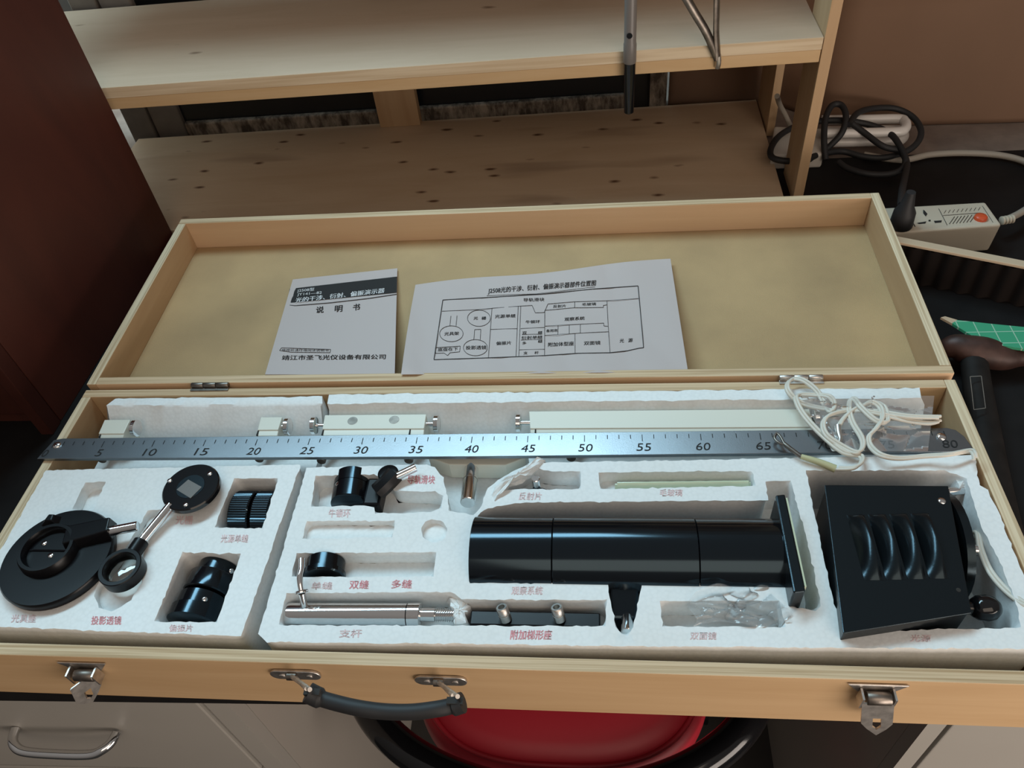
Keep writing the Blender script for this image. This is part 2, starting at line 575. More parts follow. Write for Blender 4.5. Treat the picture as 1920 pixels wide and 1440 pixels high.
# ------------------------------------------------------------------ printing: lettering and lines laid on real surfaces
def text_cells(body):
    cu = bpy.data.curves.new('lettering', 'FONT')
    cu.body = body
    cu.size = 1
    cu.resolution_u = 3
    ob = bpy.data.objects.new('lettering', cu)
    COL.objects.link(ob)
    dg = bpy.context.evaluated_depsgraph_get()
    dg.update()
    me = bpy.data.meshes.new_from_object(ob.evaluated_get(dg))
    vs = [v.co.copy() for v in me.vertices]
    fs = [tuple(p.vertices) for p in me.polygons]
    bpy.data.objects.remove(ob)
    bpy.data.curves.remove(cu)
    bpy.data.meshes.remove(me)
    x0, x1 = min(v.x for v in vs), max(v.x for v in vs)
    y0, y1 = min(v.y for v in vs), max(v.y for v in vs)
    return [((v.x - x0) / (x1 - x0), (v.y - y0) / (y1 - y0)) for v in vs], fs
def lay_text(mb, body, p0, p1, up, surf, mi=0, bold=0.0):
    """body stretched from p0 to p1 (photo px, baseline) with letter height vector up; surf maps a px to a world point"""
    uv, fs = text_cells(body)
    p0, p1, up = Vector(p0), Vector(p1), Vector(up)
    for k in range(2 if bold else 1):
        off = Vector((bold * k, 0))
        mb.add([surf(*(p0 + off + (p1 - p0) * u + up * v)) for u, v in uv], fs, mi)
def lay_line(mb, pts, w, surf, mi=0, closed=False):
    pts = [Vector(p) for p in pts]
    if closed:
        pts.append(pts[0])
    for a, b in zip(pts, pts[1:]):
        d = b - a
        n = Vector((-d.y, d.x)).normalized() * w / 2
        k = max(1, int(d.length / 30))
        for i in range(k):
            p, q = a + d * (i / k), a + d * ((i + 1) / k)
            mb.add([surf(*(p - n)), surf(*(q - n)), surf(*(q + n)), surf(*(p + n))], [(0, 1, 2, 3)], mi)
def lay_fill(mb, pts, surf, mi=0):
    mb.add([surf(*p) for p in pts], [tuple(range(len(pts)))], mi)

# ================================================================== SETTING
FLOOR = -0.75
struct(MB().box((-2, -2.2, FLOOR - 0.05), (2.6, 1.3, FLOOR)).build('floor', M['floor'], smooth=0))
# bench carcass under the table top
BA = 0.022   # slight turn of the bench against the case
def by(x):
    return 0.0015 + BA * x
t = thing('lab_bench', 'black topped lab bench with grey drawer cabinets either side of a knee space', 'bench', (0.4, 0.4, FLOOR))
MB().prism([(-1.3, by(-1.3)), (2.0, by(2.0)), (2.0, 0.775), (-1.3, 0.775)], -0.025, 0.0).build('bench_top', M['table'], t, smooth=0, bevel=0.001)
cf = lambda x: by(x) + 0.012
MB().prism([(-1.2, cf(-1.2) + .016), (0.187, cf(.187) + .016), (0.187, 0.74), (-1.2, 0.74)], FLOOR, -0.025).build('cabinet_carcass', M['laminate_side'], t, smooth=0)
MB().prism([(0.786, cf(.786) + .016), (2.0, cf(2.0) + .016), (2.0, 0.74), (0.786, 0.74)], FLOOR, -0.025).build('cabinet_carcass', M['laminate_side'], t, smooth=0)
MB().prism([(0.187, 0.70), (0.786, 0.70), (0.786, 0.72), (0.187, 0.72)], FLOOR, -0.025).build('back_panel', M['laminate_side'], t, smooth=0)
def drawer(x0, x1, z0, z1, hx=None):
    dr = MB().prism([(x0, cf(x0)), (x1, cf(x1)), (x1, cf(x1) + .0155), (x0, cf(x0) + .0155)], z0, z1).build('drawer', M['laminate'], t, smooth=0, bevel=0.0012)
    if hx:
        xa, xb, za, zb = hx
        ya = cf(xa) - .001
        pts = [(xa, ya, za), (xa + .002, ya - .009, za), (xa + .008, ya - .016, za), (xa + .020, ya - .020, zb), (lerp(xa, xb, .5), ya - .021, zb), (xb - .020, ya - .020, zb), (xb - .008, ya - .016, za), (xb - .002, ya - .009, za), (xb, ya, za)]
        MB().tube(pts, 0.0045, 12, smooth=6).build('handle', M['chrome'], dr, smooth=60)
drawer(-0.42, 0.1605, -0.235, -0.030, (-0.049, 0.056, -0.122, -0.124))
drawer(-0.42, 0.1605, -0.48, -0.240)
drawer(0.805, 1.35, -0.28, -0.030)
for x0, x1 in ((0.166, 0.187), (0.786, 0.8015)):
    MB().prism([(x0, cf(x0) + .001), (x1, cf(x1) + .001), (x1, cf(x1) + .0155), (x0, cf(x0) + .0155)], FLOOR, -0.026).build('stile', M['laminate'], t, smooth=0)
# window wall behind the shelf
YB = 0.944
def wbox(x0, y0, z0, x1, y1, z1):
    k = lambda x, y: y - 0.024 * (0.7715 - x)
    return MB().prism([(x0, k(x0, y0)), (x1, k(x1, y0)), (x1, k(x1, y1)), (x0, k(x0, y1))], z0, z1)
struct(MB().box((-1.6, 0.7755, -0.75), (2.4, 1.15, -0.0045)).build('trim_1', M['concrete'], smooth=0))
struct(MB().box((0.64, 0.985, -0.004), (2.4, 1.05, 1.0)).build('wall_back', M['wall'], smooth=0))
struct(wbox(-0.254, YB, -0.004, -0.212, 0.985, 0.55).build('trim_2', M['frame_grey'], smooth=0, bevel=0.002))
struct(wbox(-0.2095, YB + .002, -0.004, -0.160, 0.985, 0.55).build('trim_3', M['frame_grey'], smooth=0, bevel=0.003))
struct(wbox(-0.160, YB + .012, 0.020, 0.562, 0.985, 0.55).build('window_1', M['window_dark'], smooth=0))
struct(wbox(-0.160, YB + .004, -0.004, 0.562, 0.980, 0.0245).build('trim_4', M['peel'], smooth=0, bevel=0.003))
struct(wbox(0.562, YB + .004, -0.004, 0.572, 0.980, 0.55).build('trim_5', M['frame_grey'], smooth=0, bevel=0.001))
struct(wbox(0.572, YB + .015, -0.004, 0.600, 0.980, 0.55).build('trim_6', M['gap'], smooth=0))
struct(wbox(0.600, YB + .004, -0.004, 0.626, 0.980, 0.55).build('trim_7', M['peel'], smooth=0, bevel=0.001))
struct(MB().box((-1.2, 1.05, -0.004), (-0.266, 1.055, 0.150)).build('window_2', M['daylight'], smooth=0))
struct(MB().box((-1.2, 1.045, 0.150), (-0.266, 1.06, 0.62)).build('trim_8', M['frame_grey'], smooth=0))
# brown cardboard sheet covering the wall on the right
cb_pts = [(0.630, 0.958), (0.70, 0.957), (0.785, 0.950), (0.86, 0.875), (0.95, 0.860), (1.12, 0.858), (1.35, 0.859), (1.7, 0.86)]
def cardfn(u, v):
    k = u * (len(cb_pts) - 1)
    i = min(int(k), len(cb_pts) - 2)
    f = k - i
    x = lerp(cb_pts[i][0], cb_pts[i + 1][0], f)
    y = lerp(cb_pts[i][1], cb_pts[i + 1][1], f)
    z = v * 0.7
    crease = math.exp(-((z - 0.185 - 0.02 * (x - 1.0)) / 0.004) ** 2) * -0.004
    return (x, y + crease + 0.003 * math.sin(x * 9 + z * 6), z - .003)
mb = MB().grid(cardfn, 42, 90)
o = mb.build('cardboard_sheet', M['cardboard'], smooth=60)
sm = o.modifiers.new('solid', 'SOLIDIFY')
sm.thickness = 0.003
sm.offset = -1
tag(o, 'large brown cardboard sheet standing against the wall behind the black cable', 'cardboard')

# ================================================================== DARK RED CABINET
t = thing('wooden_cabinet', 'tall dark red wood cabinet standing on the bench left of the case', 'cabinet', (-0.3, 0.47, 0))
MB().prism([(-0.58, 0.30), (-0.0785, 0.30), (-0.0755, 0.640), (-0.58, 0.640)], 0.0, 0.62).build('carcass', M['redwood'], t, smooth=0, bevel=0.0008)
MB().box((-0.092, 0.280, 0.0), (-0.0778, 0.2985, 0.62)).build('edge_strip', M['redwood_dark'], t, smooth=0, bevel=0.001)
MB().box((-0.58, 0.284, 0.03), (-0.094, 0.2985, 0.60)).build('door', M['redwood_dark'], t, smooth=0, bevel=0.001)

# ================================================================== PLYWOOD SHELF UNIT
YS = 0.672
SK = 0.024
def sy(x, y):
    """the unit stands slightly askew to the case"""
    return y - SK * (0.7715 - x)
def sbox(mb, x0, y0, z0, x1, y1, z1):
    return mb.prism([(x0, sy(x0, y0)), (x1, sy(x1, y0)), (x1, sy(x1, y1)), (x0, sy(x0, y1))], z0, z1)
t = thing('plywood_shelf', 'tiered raw plywood shelf unit standing on the bench behind the open case', 'shelf', (0.35, 0.8, 0))
LX, RX = -0.24, 0.7715
mb = MB()
mb.prism([(-0.070, 0.60), (0.7595, 0.62), (0.7620, 0.936), (LX, sy(LX, .936)), (LX, 0.646), (-0.070, 0.646)], 0.0003, 0.009)
mb.build('lower_board', M['shelf_ply_low'], t, smooth=0, bevel=0.0006)
bd = sbox(MB(), -0.42, YS, 0.2015, RX, 0.938, 0.2155).build('upper_board', M['shelf_ply'], t, smooth=0, bevel=0.0006)
sbox(MB(), LX, YS - .0004, 0.2018, RX - .0002, YS + .001, 0.2152).build('front_edge', M['front_ply'], bd, smooth=0)
sbox(MB(), LX, YS + .0008, 0.1865, RX, YS + .022, 0.2013).build('front_batten', M['pine'], t, smooth=0, bevel=0.0008)
sbox(MB(), LX, 0.765, 0.452, 0.7845, 0.938, 0.466).build('unseen_top_board', M['shelf_ply'], t, smooth=0, bevel=0.0006)  # unseen tier added above, depth cut to part-shade the upper board
legy = atX(1508, 108, 0.772).y
MB().box((0.772, YS - .001, 0.0), (0.7845, max(0.70, min(legy, 0.76)), 0.4515)).build('front_leg', M['pine_z'], t, smooth=0, bevel=0.0006)
MB().box((0.7635, 0.842, 0.0), (0.7745, 0.93, 0.2012)).build('rear_leg', M['pine_z'], t, smooth=0, bevel=0.0006)
sbox(MB(), 0.174, 0.922, 0.0092, 0.239, 0.938, 0.2012).build('rear_leg', M['pine_z'], t, smooth=0, bevel=0.0006)
sbox(MB(), -0.238, YS + .024, 0.0092, -0.226, YS + .060, 0.4515).build('rear_leg', M['pine_z'], t, smooth=0, bevel=0.0006)

# rod hanging before the shelf
t = thing('telescopic_rod', 'grey and black telescopic rod hanging upright before the upper shelf edge', 'rod', (0.557, YS - .012, 0.14))
rx, ry = 0.5565, YS - .013
MB().lathe((rx, ry, 0.2052), (0, 0, 1), [(0, .0068), (.001, .0074), (.022, .0074), (.024, .0068), (.32, .0068)], 24).build('shaft', M['rod_grey'], t, smooth=50)
MB().lathe((rx, ry, 0.142), (0, 0, 1), [(0, .002), (.003, .0058), (.0635, .0070)], 24).build('sleeve', M['black_gloss'], t, smooth=50)
for z in (0.2385, 0.318):
    MB().cyl((rx - .001, ry - .0072, z), (rx - .001, ry - .0055, z), .0032, 16).build('button', M['black_plastic'], t)
# tongs hanging over the shelf edge
t = thing('metal_tongs', 'bent steel tongs hanging over the front edge of the upper shelf', 'tongs', (0.655, YS, 0.19))
tip = atY(1346, 110, YS - .006)
for a, mid in ((atY(1285, -6, YS - .012), atY(1325, 62, YS - .010)), (atY(1344, -6, YS - .012), atY(1343, 62, YS - .008))):
    MB().tube([a, lerp(a, mid, .5), mid, tip], 0.0030, 8, smooth=4, flat=1.6).build('prong', M['dark_steel'], t, smooth=60)
MB().tube([tip + Vector((0, -.001, .004)), atY(1347, 118, YS - .006), atY(1345, 126, YS - .004)], 0.0034, 8, smooth=3).build('hook_tip', M['steel'], t, smooth=60)

# ================================================================== INSTRUMENT CASE
TH = 0.0098
case = thing('instrument_case', 'open shallow birch plywood instrument case lying on the bench with its lid folded back', 'case', (W / 2, D, 0))
mb = MB()
mb.box((TH, TH, 0.0), (W - TH, D - TH, 0.005))
mb.build('bottom', M['lid_board'], case, smooth=0)
ex, ey = M['edge_x'], M['edge_y']
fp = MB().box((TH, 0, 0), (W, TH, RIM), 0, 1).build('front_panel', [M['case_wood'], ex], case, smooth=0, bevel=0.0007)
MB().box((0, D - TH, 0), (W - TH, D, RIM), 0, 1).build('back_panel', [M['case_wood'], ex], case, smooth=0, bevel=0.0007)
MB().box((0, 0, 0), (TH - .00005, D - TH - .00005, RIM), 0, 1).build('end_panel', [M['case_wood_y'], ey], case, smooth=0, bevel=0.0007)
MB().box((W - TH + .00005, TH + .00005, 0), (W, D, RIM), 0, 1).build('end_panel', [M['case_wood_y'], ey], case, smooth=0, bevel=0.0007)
# lid, rim up, folded back by half a turn
TILT = 0.0273
LZ, LY = RIM + .0034, D + .0044
LH, LB = 0.042, 0.004
def lid(x, t_, h):
    """t_ from hinge towards the back, h below the rim"""
    return Vector((x, LY + t_ * math.cos(TILT) + h * math.sin(TILT), LZ + t_ * math.sin(TILT) - h * math.cos(TILT)))
def lbox(mb, x0, x1, t0, t1, h0, h1, mi=0, top=None, dx=0.0):
    mb.hexa([lid(x0, t0, h1), lid(x1, t0, h1), lid(x1 + dx, t1, h1), lid(x0, t1, h1)], [lid(x0, t0, h0), lid(x1, t0, h0), lid(x1 + dx, t1, h0), lid(x0, t1, h0)], mi, top)
    return mb
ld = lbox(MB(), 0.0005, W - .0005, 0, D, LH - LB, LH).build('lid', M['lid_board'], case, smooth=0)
lbox(MB(), TH, W, 0, TH, 0, LH - LB, 0, 1).build('lid_front', [M['lid_wood_lightened'], ex], ld, smooth=0, bevel=0.0007)
lbox(MB(), 0, W - TH, D - TH, D, 0, LH - LB, 0, 1).build('lid_back', [M['lid_wood_lightened'], ex], ld, smooth=0, bevel=0.0007)
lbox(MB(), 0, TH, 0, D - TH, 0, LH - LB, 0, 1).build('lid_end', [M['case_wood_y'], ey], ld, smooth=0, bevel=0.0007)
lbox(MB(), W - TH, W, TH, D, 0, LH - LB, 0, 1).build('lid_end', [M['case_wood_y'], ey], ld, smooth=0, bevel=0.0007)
# hinges
def hinge(pxa, pxb, py, mat):
    a, b = at(pxa, py, RIM + .002), at(pxb, py - 3, RIM + .002)
    x0, x1 = a.x, b.x
    y = D + .0022
    h = MB()
    n = 3
    for k in range(n):
        h.cyl((lerp(x0, x1, k / n) + .0003, y, RIM + .0025), (lerp(x0, x1, (k + 1) / n) - .0003, y, RIM + .0025), .0028, 14, bev=.0003)
    ho = h.build('hinge', mat, case, smooth=50)
    MB().box((x0, y - .006, RIM + .0001), (x1, y - .002, RIM + .0011)).build('hinge_leaf', mat, ho, smooth=0)
hinge(360, 431, 722, M['dark_steel'])
hinge(1460, 1542, 708, M['steel'])
# carrying handle
FY = -0.0003
hpts = [atY(577, 1298, -.029), atY(600, 1309, -.031), atY(634, 1319, -.034), atY(674, 1328, -.037), atY(720, 1334, -.038), atY(770, 1335, -.038), atY(815, 1330, -.036), atY(845, 1324, -.033), atY(868, 1317, -.031)]
hd = MB().tube(hpts, lambda u: 0.0052 + (0.0016 if u < .14 or u > .88 else 0), 14, smooth=6, flat=1.05).build('handle', M['rubber'], case, smooth=50)
for a_, b_ in ((0, 1), (8, 7)):
    v_ = hpts[a_].lerp(hpts[b_], .55)
    MB().box((v_.x - .0055, v_.y - .0022, v_.z + .004), (v_.x + .0055, v_.y + .0022, v_.z + .0070)).build('handle_slot', M['gap'], hd, smooth=0)
for bx, cy_, hx_, hy_ in ((555, 1262, 581, 1293), (827, 1273, 858, 1306)):
    c = atY(bx, cy_, FY)
    br = MB()
    w_, h_ = 0.0195, 0.0068
    pts = []
    for k in range(24):
        a = 2 * PI * k / 24
        pts.append((c.x + (w_ - h_) * (1 if math.cos(a) > 0 else -1) + h_ * math.cos(a), c.z + h_ * math.sin(a)))
    br.hexa([(p[0], FY, p[1]) for p in pts], [(p[0], FY - .0022, p[1]) for p in pts])
    bo = br.build('handle_bracket', M['steel'], hd, smooth=40, bevel=.0005)
    for sx in (-1, 1):
        MB().lathe((c.x + sx * .0105, FY - .0022, c.z - .001), (0, -1, 0), [(0, .0026), (.0006, .0024), (.001, .0012)], 14).build('handle_screw', M['steel'], hd)
    hk = atY(hx_, hy_, -.031)
    top = Vector((c.x - .0012, FY - .004, c.z + .004))
    MB().cyl(top + Vector((-.003, 0, 0)), top + Vector((.004, 0, 0)), .0032, 14).build('handle_eye', M['dark_steel'], hd)
    e = Vector((.005, 0, 0))
    MB().tube([top - e * .1, top + (hk - top) * .5, hk], .0016, 10, smooth=4).tube([top + e * .3 + Vector((0, .001, -.003)), top + (hk - top) * .5 + Vector((-.002, .002, -.006)), hk + Vector((-.004, .002, -.004))], .0014, 10, smooth=4).build('handle_link', M['steel'], hd, smooth=60)
# latches
def latch(cx_, cy_, tipx, tipy, lean):
    c = atY(cx_, cy_, FY)
    tp = atY(tipx, tipy, FY - .012)
    pl = MB()
    pl.hexa([(c.x - .020, FY, c.z + .006), (c.x - .008, FY, c.z - .010), (c.x + .008, FY, c.z - .010), (c.x + .020, FY, c.z + .006)],
            [(c.x - .020, FY - .0016, c.z + .006), (c.x - .008, FY - .0016, c.z - .010), (c.x + .008, FY - .0016, c.z - .010), (c.x + .020, FY - .0016, c.z + .006)])
    la = pl.build('latch', M['steel'], case, smooth=0, bevel=.0006)
    MB().cyl((c.x - .007, FY - .006, c.z - .004), (c.x + .009, FY - .006, c.z - .004), .0048, 18, bev=.0005).build('latch_roller', M['dark_steel'], la, smooth=50)
    # hasp: pointed plate with a slot hanging from the roller
    zt, zb = c.z - .005, tp.z
    L = zt - zb
    hw = .0105
    ou = [(-hw, 0), (hw, 0), (hw, -.62 * L), (.0065, -.80 * L), (0, -L), (-.0065, -.80 * L), (-hw, -.62 * L)]
    sl = [(-.0028, -.45 * L), (.0028, -.45 * L), (.0028, -.72 * L), (0, -.82 * L), (-.0028, -.72 * L)]
    def hp(p, d):
        u = -p[1] / L
        return (lerp(c.x, tp.x, u) + p[0] * (1 - lean * .4), FY - .0085 - u * .006 - d + p[0] * lean * .8, zt + p[1])
    tr = geometry.delaunay_2d_cdt([Vector(p) for p in ou + sl], [(i, (i + 1) % 7) for i in range(7)] + [(7 + i, 7 + (i + 1) % 5) for i in range(5)], [], 1, 1e-7)
    V, Fc = tr[0], tr[2]
    def ins(p, poly):
        r = False
        for i in range(len(poly)):
            a, b = poly[i], poly[i - 1]
            if (a[1] > p[1]) != (b[1] > p[1]) and p[0] < (b[0] - a[0]) * (p[1] - a[1]) / (b[1] - a[1]) + a[0]:
                r = not r
        return r
    hs = MB()
    keep = []
    for f in Fc:
        g = sum((V[i] for i in f), Vector((0, 0))) / len(f)
        if ins(g, ou) and not ins(g, sl):
            keep.append(f)
    hs.add([hp(v, 0) for v in V], keep)
    hs.add([hp(v, .0014) for v in V], keep)
    for poly in (ou, sl):
        k = len(poly)
        hs.add([hp(p, 0) for p in poly] + [hp(p, .0014) for p in poly], [(i, (i + 1) % k, k + (i + 1) % k, k + i) for i in range(k)])
    for sx in (-1, 1):
        hs.box((c.x + sx * hw - .0007, FY - .010, c.z - .012), (c.x + sx * hw + .0007, FY - .002, c.z + .002))
    hs.build('latch_hasp', M['steel'], la, smooth=0)
latch(160, 1247, 178, 1308, 0.9)
latch(1643, 1288, 1640, 1368, 0.0)

# ================================================================== FOAM TRAYS
FZ = RIM + .004          # top of the foam
TZ = FZ - .030           # trough floor
BZ = 0.0055
def pin(p, poly):
    r = False
    for i in range(len(poly)):
        a, b = poly[i], poly[i - 1]
        if (a[1] > p[1]) != (b[1] > p[1]) and p[0] < (b[0] - a[0]) * (p[1] - a[1]) / (b[1] - a[1]) + a[0]:
            r = not r
    return r
def ragged(px, amp=0.00035, step=0.0035):
    w = [at(x, y, FZ) for x, y in px]
    out = []
    for i, a in enumerate(w):
        b = w[(i + 1) % len(w)]
        d = b - a
        k = max(1, int(d.length / step))
        for j in range(k):
            p = a + d * (j / k)
            out.append(Vector((p.x + random.gauss(0, amp), p.y + random.gauss(0, amp))))
    return out
def ell(cx_, cy_, rx_, ry_, n=24, rot=0.0):
    return [(cx_ + rx_ * math.cos(2 * PI * k / n) * math.cos(rot) - ry_ * math.sin(2 * PI * k / n) * math.sin(rot), cy_ + rx_ * math.cos(2 * PI * k / n) * math.sin(rot) + ry_ * math.sin(2 * PI * k / n) * math.cos(rot)) for k in range(n)]
def foam_tray(outer_px, holes, xr, label, ridge, jag, notch=None):
    mb = MB()
    ou = ragged(outer_px)
    polys = [ou]
    hp = []
    for hpx, dep in holes:
        r = ragged(hpx)
        polys.append(r)
        hp.append((r, dep))
    pts, ed = [], []
    for p in polys:
        o = len(pts)
        pts += p
        ed += [(o + i, o + (i + 1) % len(p)) for i in range(len(p))]
    V, _, Fc = geometry.delaunay_2d_cdt(pts, ed, [], 0, 1e-7)[:3]
    keep = []
    for f in Fc:
        g = sum((V[i] for i in f), Vector((0, 0))) / len(f)
        if pin(g, ou) and not any(pin(g, r) for r, _ in hp):
            keep.append(tuple(f))
    mb.add([(v.x, v.y, FZ) for v in V], keep)
    def wall(p, z0, z1):
        k = len(p)
        sm_ = [sum((p[(i + d) % k] * w_ for d, w_ in ((-2, .15), (-1, .2), (0, .3), (1, .2), (2, .15))), Vector((0, 0))) for i in range(k)]
        c3 = [(v.x, v.y, z1) for v in p] + [(v.x, v.y, z1 - .0022) for v in sm_] + [(v.x, v.y, z0) for v in sm_]
        mb.add(c3, [(r * k + i, r * k + (i + 1) % k, (r + 1) * k + (i + 1) % k, (r + 1) * k + i) for r in (0, 1) for i in range(k)])
    wall(ou, BZ, FZ)
    for r, dep in hp:
        wall(r, FZ - dep, FZ)
        mb.add([(v.x, v.y, FZ - dep) for v in r], [tuple(range(len(r)))])
    # trough floor and back ridge, one profile drawn along the length
    x0, x1 = xr
    n = int((x1 - x0) / .006)
    prof = [(0.173, BZ), (0.173, TZ - .001), (0.2335, TZ - .001), (0.2365, TZ + .004), ridge[0], ridge[1], (0.2655, ridge[1][1] - .001), (0.2655, BZ)]
    rows = []
    for i in range(n + 1):
        x = lerp(x0, x1, i / n)
        row = []
        for j, (y, z) in enumerate(prof):
            ex_ = 0
            if i == 0:
                ex_ = random.uniform(-jag, jag)
            if i == n:
                ex_ = random.uniform(-jag, jag)
            row.append((x + ex_, y + (random.gauss(0, .0004) if 2 < j < 7 else 0), z + (random.gauss(0, .0003) if 3 < j < 7 else 0)))
        rows.append(row)
    k = len(prof)
    vs = [p for r in rows for p in r]
    fs = [(i * k + j, i * k + (j + 1) % k, (i + 1) * k + (j + 1) % k, (i + 1) * k + j) for i in range(n) for j in range(k)]
    fs += [tuple(range(k)), tuple(n * k + j for j in range(k))]
    mb.add(vs, fs)
    if notch:
        mb.prism([(p.x, p.y) for p in [at(x, y, TZ) for x, y in notch]], BZ, TZ - .0012)
    o = mb.build('foam_tray', M['foam'], smooth=50, weld=True)
    return tag(o, label, 'foam tray')
xs = 0.2555
trayA = foam_tray([(452, 1193), (-60, 1173), (-60, 1120), (-20, 1068), (86, 882), (300, 877), (564, 871)], [
    ([(160, 905), (199, 902), (175, 957), (135, 955)], .012),
    ([(277, 957), (302, 955), (268, 1040), (266, 1092), (245, 1125), (210, 1147), (185, 1140), (176, 1118), (186, 1090), (220, 1055)], .007),
    ([(439, 897), (521, 897), (492, 991), (402, 989)], .036),
    ([(342, 1036), (452, 1038), (406, 1167), (289, 1165)], .040),
], (0.034, 0.2535), 'white foam tray filling the left third of the case, under the round black stand base', ((0.2535, RIM - .0015), (0.2555, RIM + .0005)), .003)
trayB = foam_tray([(484, 1189), (500, 1204), (940, 1208), (1120, 1211), (1500, 1214), (1960, 1217), (1930, 1100), (1905, 1046), (1888, 1000), (1872, 958), (1856, 930), (1852, 917), (1838, 911), (1833, 891), (1829, 853), (1507, 858), (1280, 863), (1021, 867), (1010, 858), (985, 872), (945, 893), (915, 915), (903, 948), (888, 966), (842, 957), (838, 925), (832, 895), (815, 876), (800, 871), (575, 877)], [
    ([(592, 892), (700, 889), (732, 903), (739, 921), (816, 921), (830, 930), (827, 952), (808, 960), (751, 962), (704, 962), (702, 951), (682, 948), (584, 950)], .018),
    ([(575, 977), (741, 976), (736, 1007), (567, 1010)], .007),
    (ell(814, 995, 24, 22), .006),
    ([(556, 1037), (817, 1035), (812, 1081), (547, 1082)], .016),
    ([(537, 1112), (845, 1110), (866, 1124), (1138, 1125), (1136, 1174), (522, 1172)], .024),
    ([(907, 955), (940, 948), (985, 942), (1442, 938), (1435, 902), (1483, 902), (1512, 1010), (1540, 1137), (1527, 1145), (1485, 1139), (1480, 1115), (1472, 1095), (1203, 1093), (1188, 1175), (1178, 1192), (1163, 1190), (1155, 1173), (1138, 1093), (881, 1093), (888, 975)], .040),
    ([(960, 917), (927, 921), (950, 900), (1004, 876), (1027, 884), (1089, 884), (1089, 917)], .020),
    ([(1123, 886), (1410, 883), (1416, 911), (1125, 917)], .013),
    ([(1238, 1127), (1462, 1127), (1472, 1175), (1242, 1175)], .022),
    ([(1511, 882), (1772, 882), (1812, 896), (1822, 930), (1840, 990), (1872, 1046), (1905, 1130), (1916, 1177), (1750, 1180), (1577, 1187), (1545, 1050)], .055),
], (0.258, 0.800), 'long white foam tray filling the right two thirds of the case, around the black tube', ((0.2505, RIM - .003), (0.2525, RIM + .003)), .003, [(800, 905), (1000, 900), (935, 1010), (815, 1010)])
def crumb(poly, z0, z1, seed, tray):
    r_ = random.Random(seed)
    w = [at(x, y, z1) for x, y in poly]
    c = sum(w, Vector((0, 0, 0))) / len(w)
    rings = []
    P = []
    for i, a in enumerate(w):
        b = w[(i + 1) % len(w)]
        for k in range(4):
            P.append(a.lerp(b, k / 4))
    for f, z in ((1.06, z0), (1.0, z0 + (z1 - z0) * .55), (.85, z1 - .0012), (.55, z1), (.2, z1 + .0006)):
        rings.append([Vector((c.x + (p.x - c.x) * f + r_.gauss(0, .0007), c.y + (p.y - c.y) * f + r_.gauss(0, .0007), z + r_.gauss(0, .0009))) for p in P])
    k = len(P)
    vs = [v for r in rings for v in r]
    fs = [(i * k + j, i * k + (j + 1) % k, (i + 1) * k + (j + 1) % k, (i + 1) * k + j) for i in range(4) for j in range(k)] + [tuple(4 * k + j for j in range(k))]
    MB().add(vs, fs).build('broken_edge', M['foam'], tray, smooth=0)
crumb([(838, 1118), (868, 1112), (884, 1135), (872, 1150), (880, 1170), (850, 1175), (846, 1150)], FZ - .024, FZ - .006, 1, trayB)
crumb([(1784, 886), (1832, 890), (1838, 912), (1800, 914)], FZ - .03, FZ - .004, 2, trayB)
crumb([(918, 922), (940, 897), (985, 874), (1012, 853), (1022, 858), (996, 884), (955, 903), (928, 934)], FZ - .004, FZ + .0045, 3, trayB)
# red stamped names on the foam
def fsurf(px, py):
    return at(px, py, FZ + .00035)
def stamp(tray, body, x0, x1, y, h, mat, slant=0.0):
    mb = MB()
    lay_text(mb, body, (x0, y), (x1, y + slant), (h * .12, -h), fsurf, bold=0.7)
    mb.build('stamped_name', M[mat], tray, smooth=0)
for a in (('光栅', 328, 360, 983, 16, 'ink_pink'), ('光源单缝', 413, 464, 1017, 15, 'ink_pink'), ('投影透镜', 170, 226, 1171, 16, 'ink_red'), ('光具座', 20, 66, 1167, 15, 'ink_pink'), ('偏振片', 316, 360, 1184, 13, 'ink_pink')):
    stamp(trayA, *a)
for a in (('导轨滑块', 763, 814, 907, 16, 'ink_red'), ('牛顿环', 615, 655, 970, 16, 'ink_pink'), ('双缝', 654, 690, 1104, 16, 'ink_red'), ('多缝', 733, 771, 1103, 16, 'ink_red'), ('单缝', 583, 622, 1105, 14, 'ink_pink'), ('支杆', 635, 677, 1195, 15, 'ink_pink'), ('反射片', 972, 1014, 937, 14, 'ink_pink'), ('毛玻璃', 1236, 1278, 930, 13, 'ink_pink'), ('观察系统', 958, 1016, 1115, 16, 'ink_pink'), ('附加梯形座', 956, 1033, 1199, 18, 'ink_red'), ('双面镜', 1293, 1342, 1199, 14, 'ink_pink'), ('光源', 1706, 1744, 1203, 13, 'ink_pink')):
    stamp(trayB, *a)

# ================================================================== RAIL WITH SCALE
RTZ = RIM + .0042
a0, rx0, ry0 = 0.0096, 0.0044, 0.2070
rail = thing('graduated_rail', 'long aluminium rail with a centimetre scale lying across the open case', 'rail', (0.42, 0.2, RIM))
q = [(101, 825), (118, 822), (887, 813), (1500, 806), (1776, 802), (1792, 806), (1808, 818), (1829, 846), (887, 856), (69, 860)]
bt = [at(x, y, RTZ) for x, y in q]
plate = MB().hexa([Vector((p.x, p.y, RTZ - .0036)) for p in bt], bt).build('plate', M['alu'], rail, smooth=0, bevel=.0004)
def rsurf(px, py):
    return at(px, py, RTZ + .00025)
ca, sa = math.cos(a0), math.sin(a0)
def rpt(k, d):
    """k cm along the scale, d metres back from the tick line, on the plate"""
    x, y = rx0 + k / 100 * ca, ry0 + k / 100 * sa
    return Vector((x + d * sa * 0, y + d, RTZ + .00025))
mk = MB()
dy0 = at(887.5, 819, RTZ).y - (ry0 + .40 * sa)
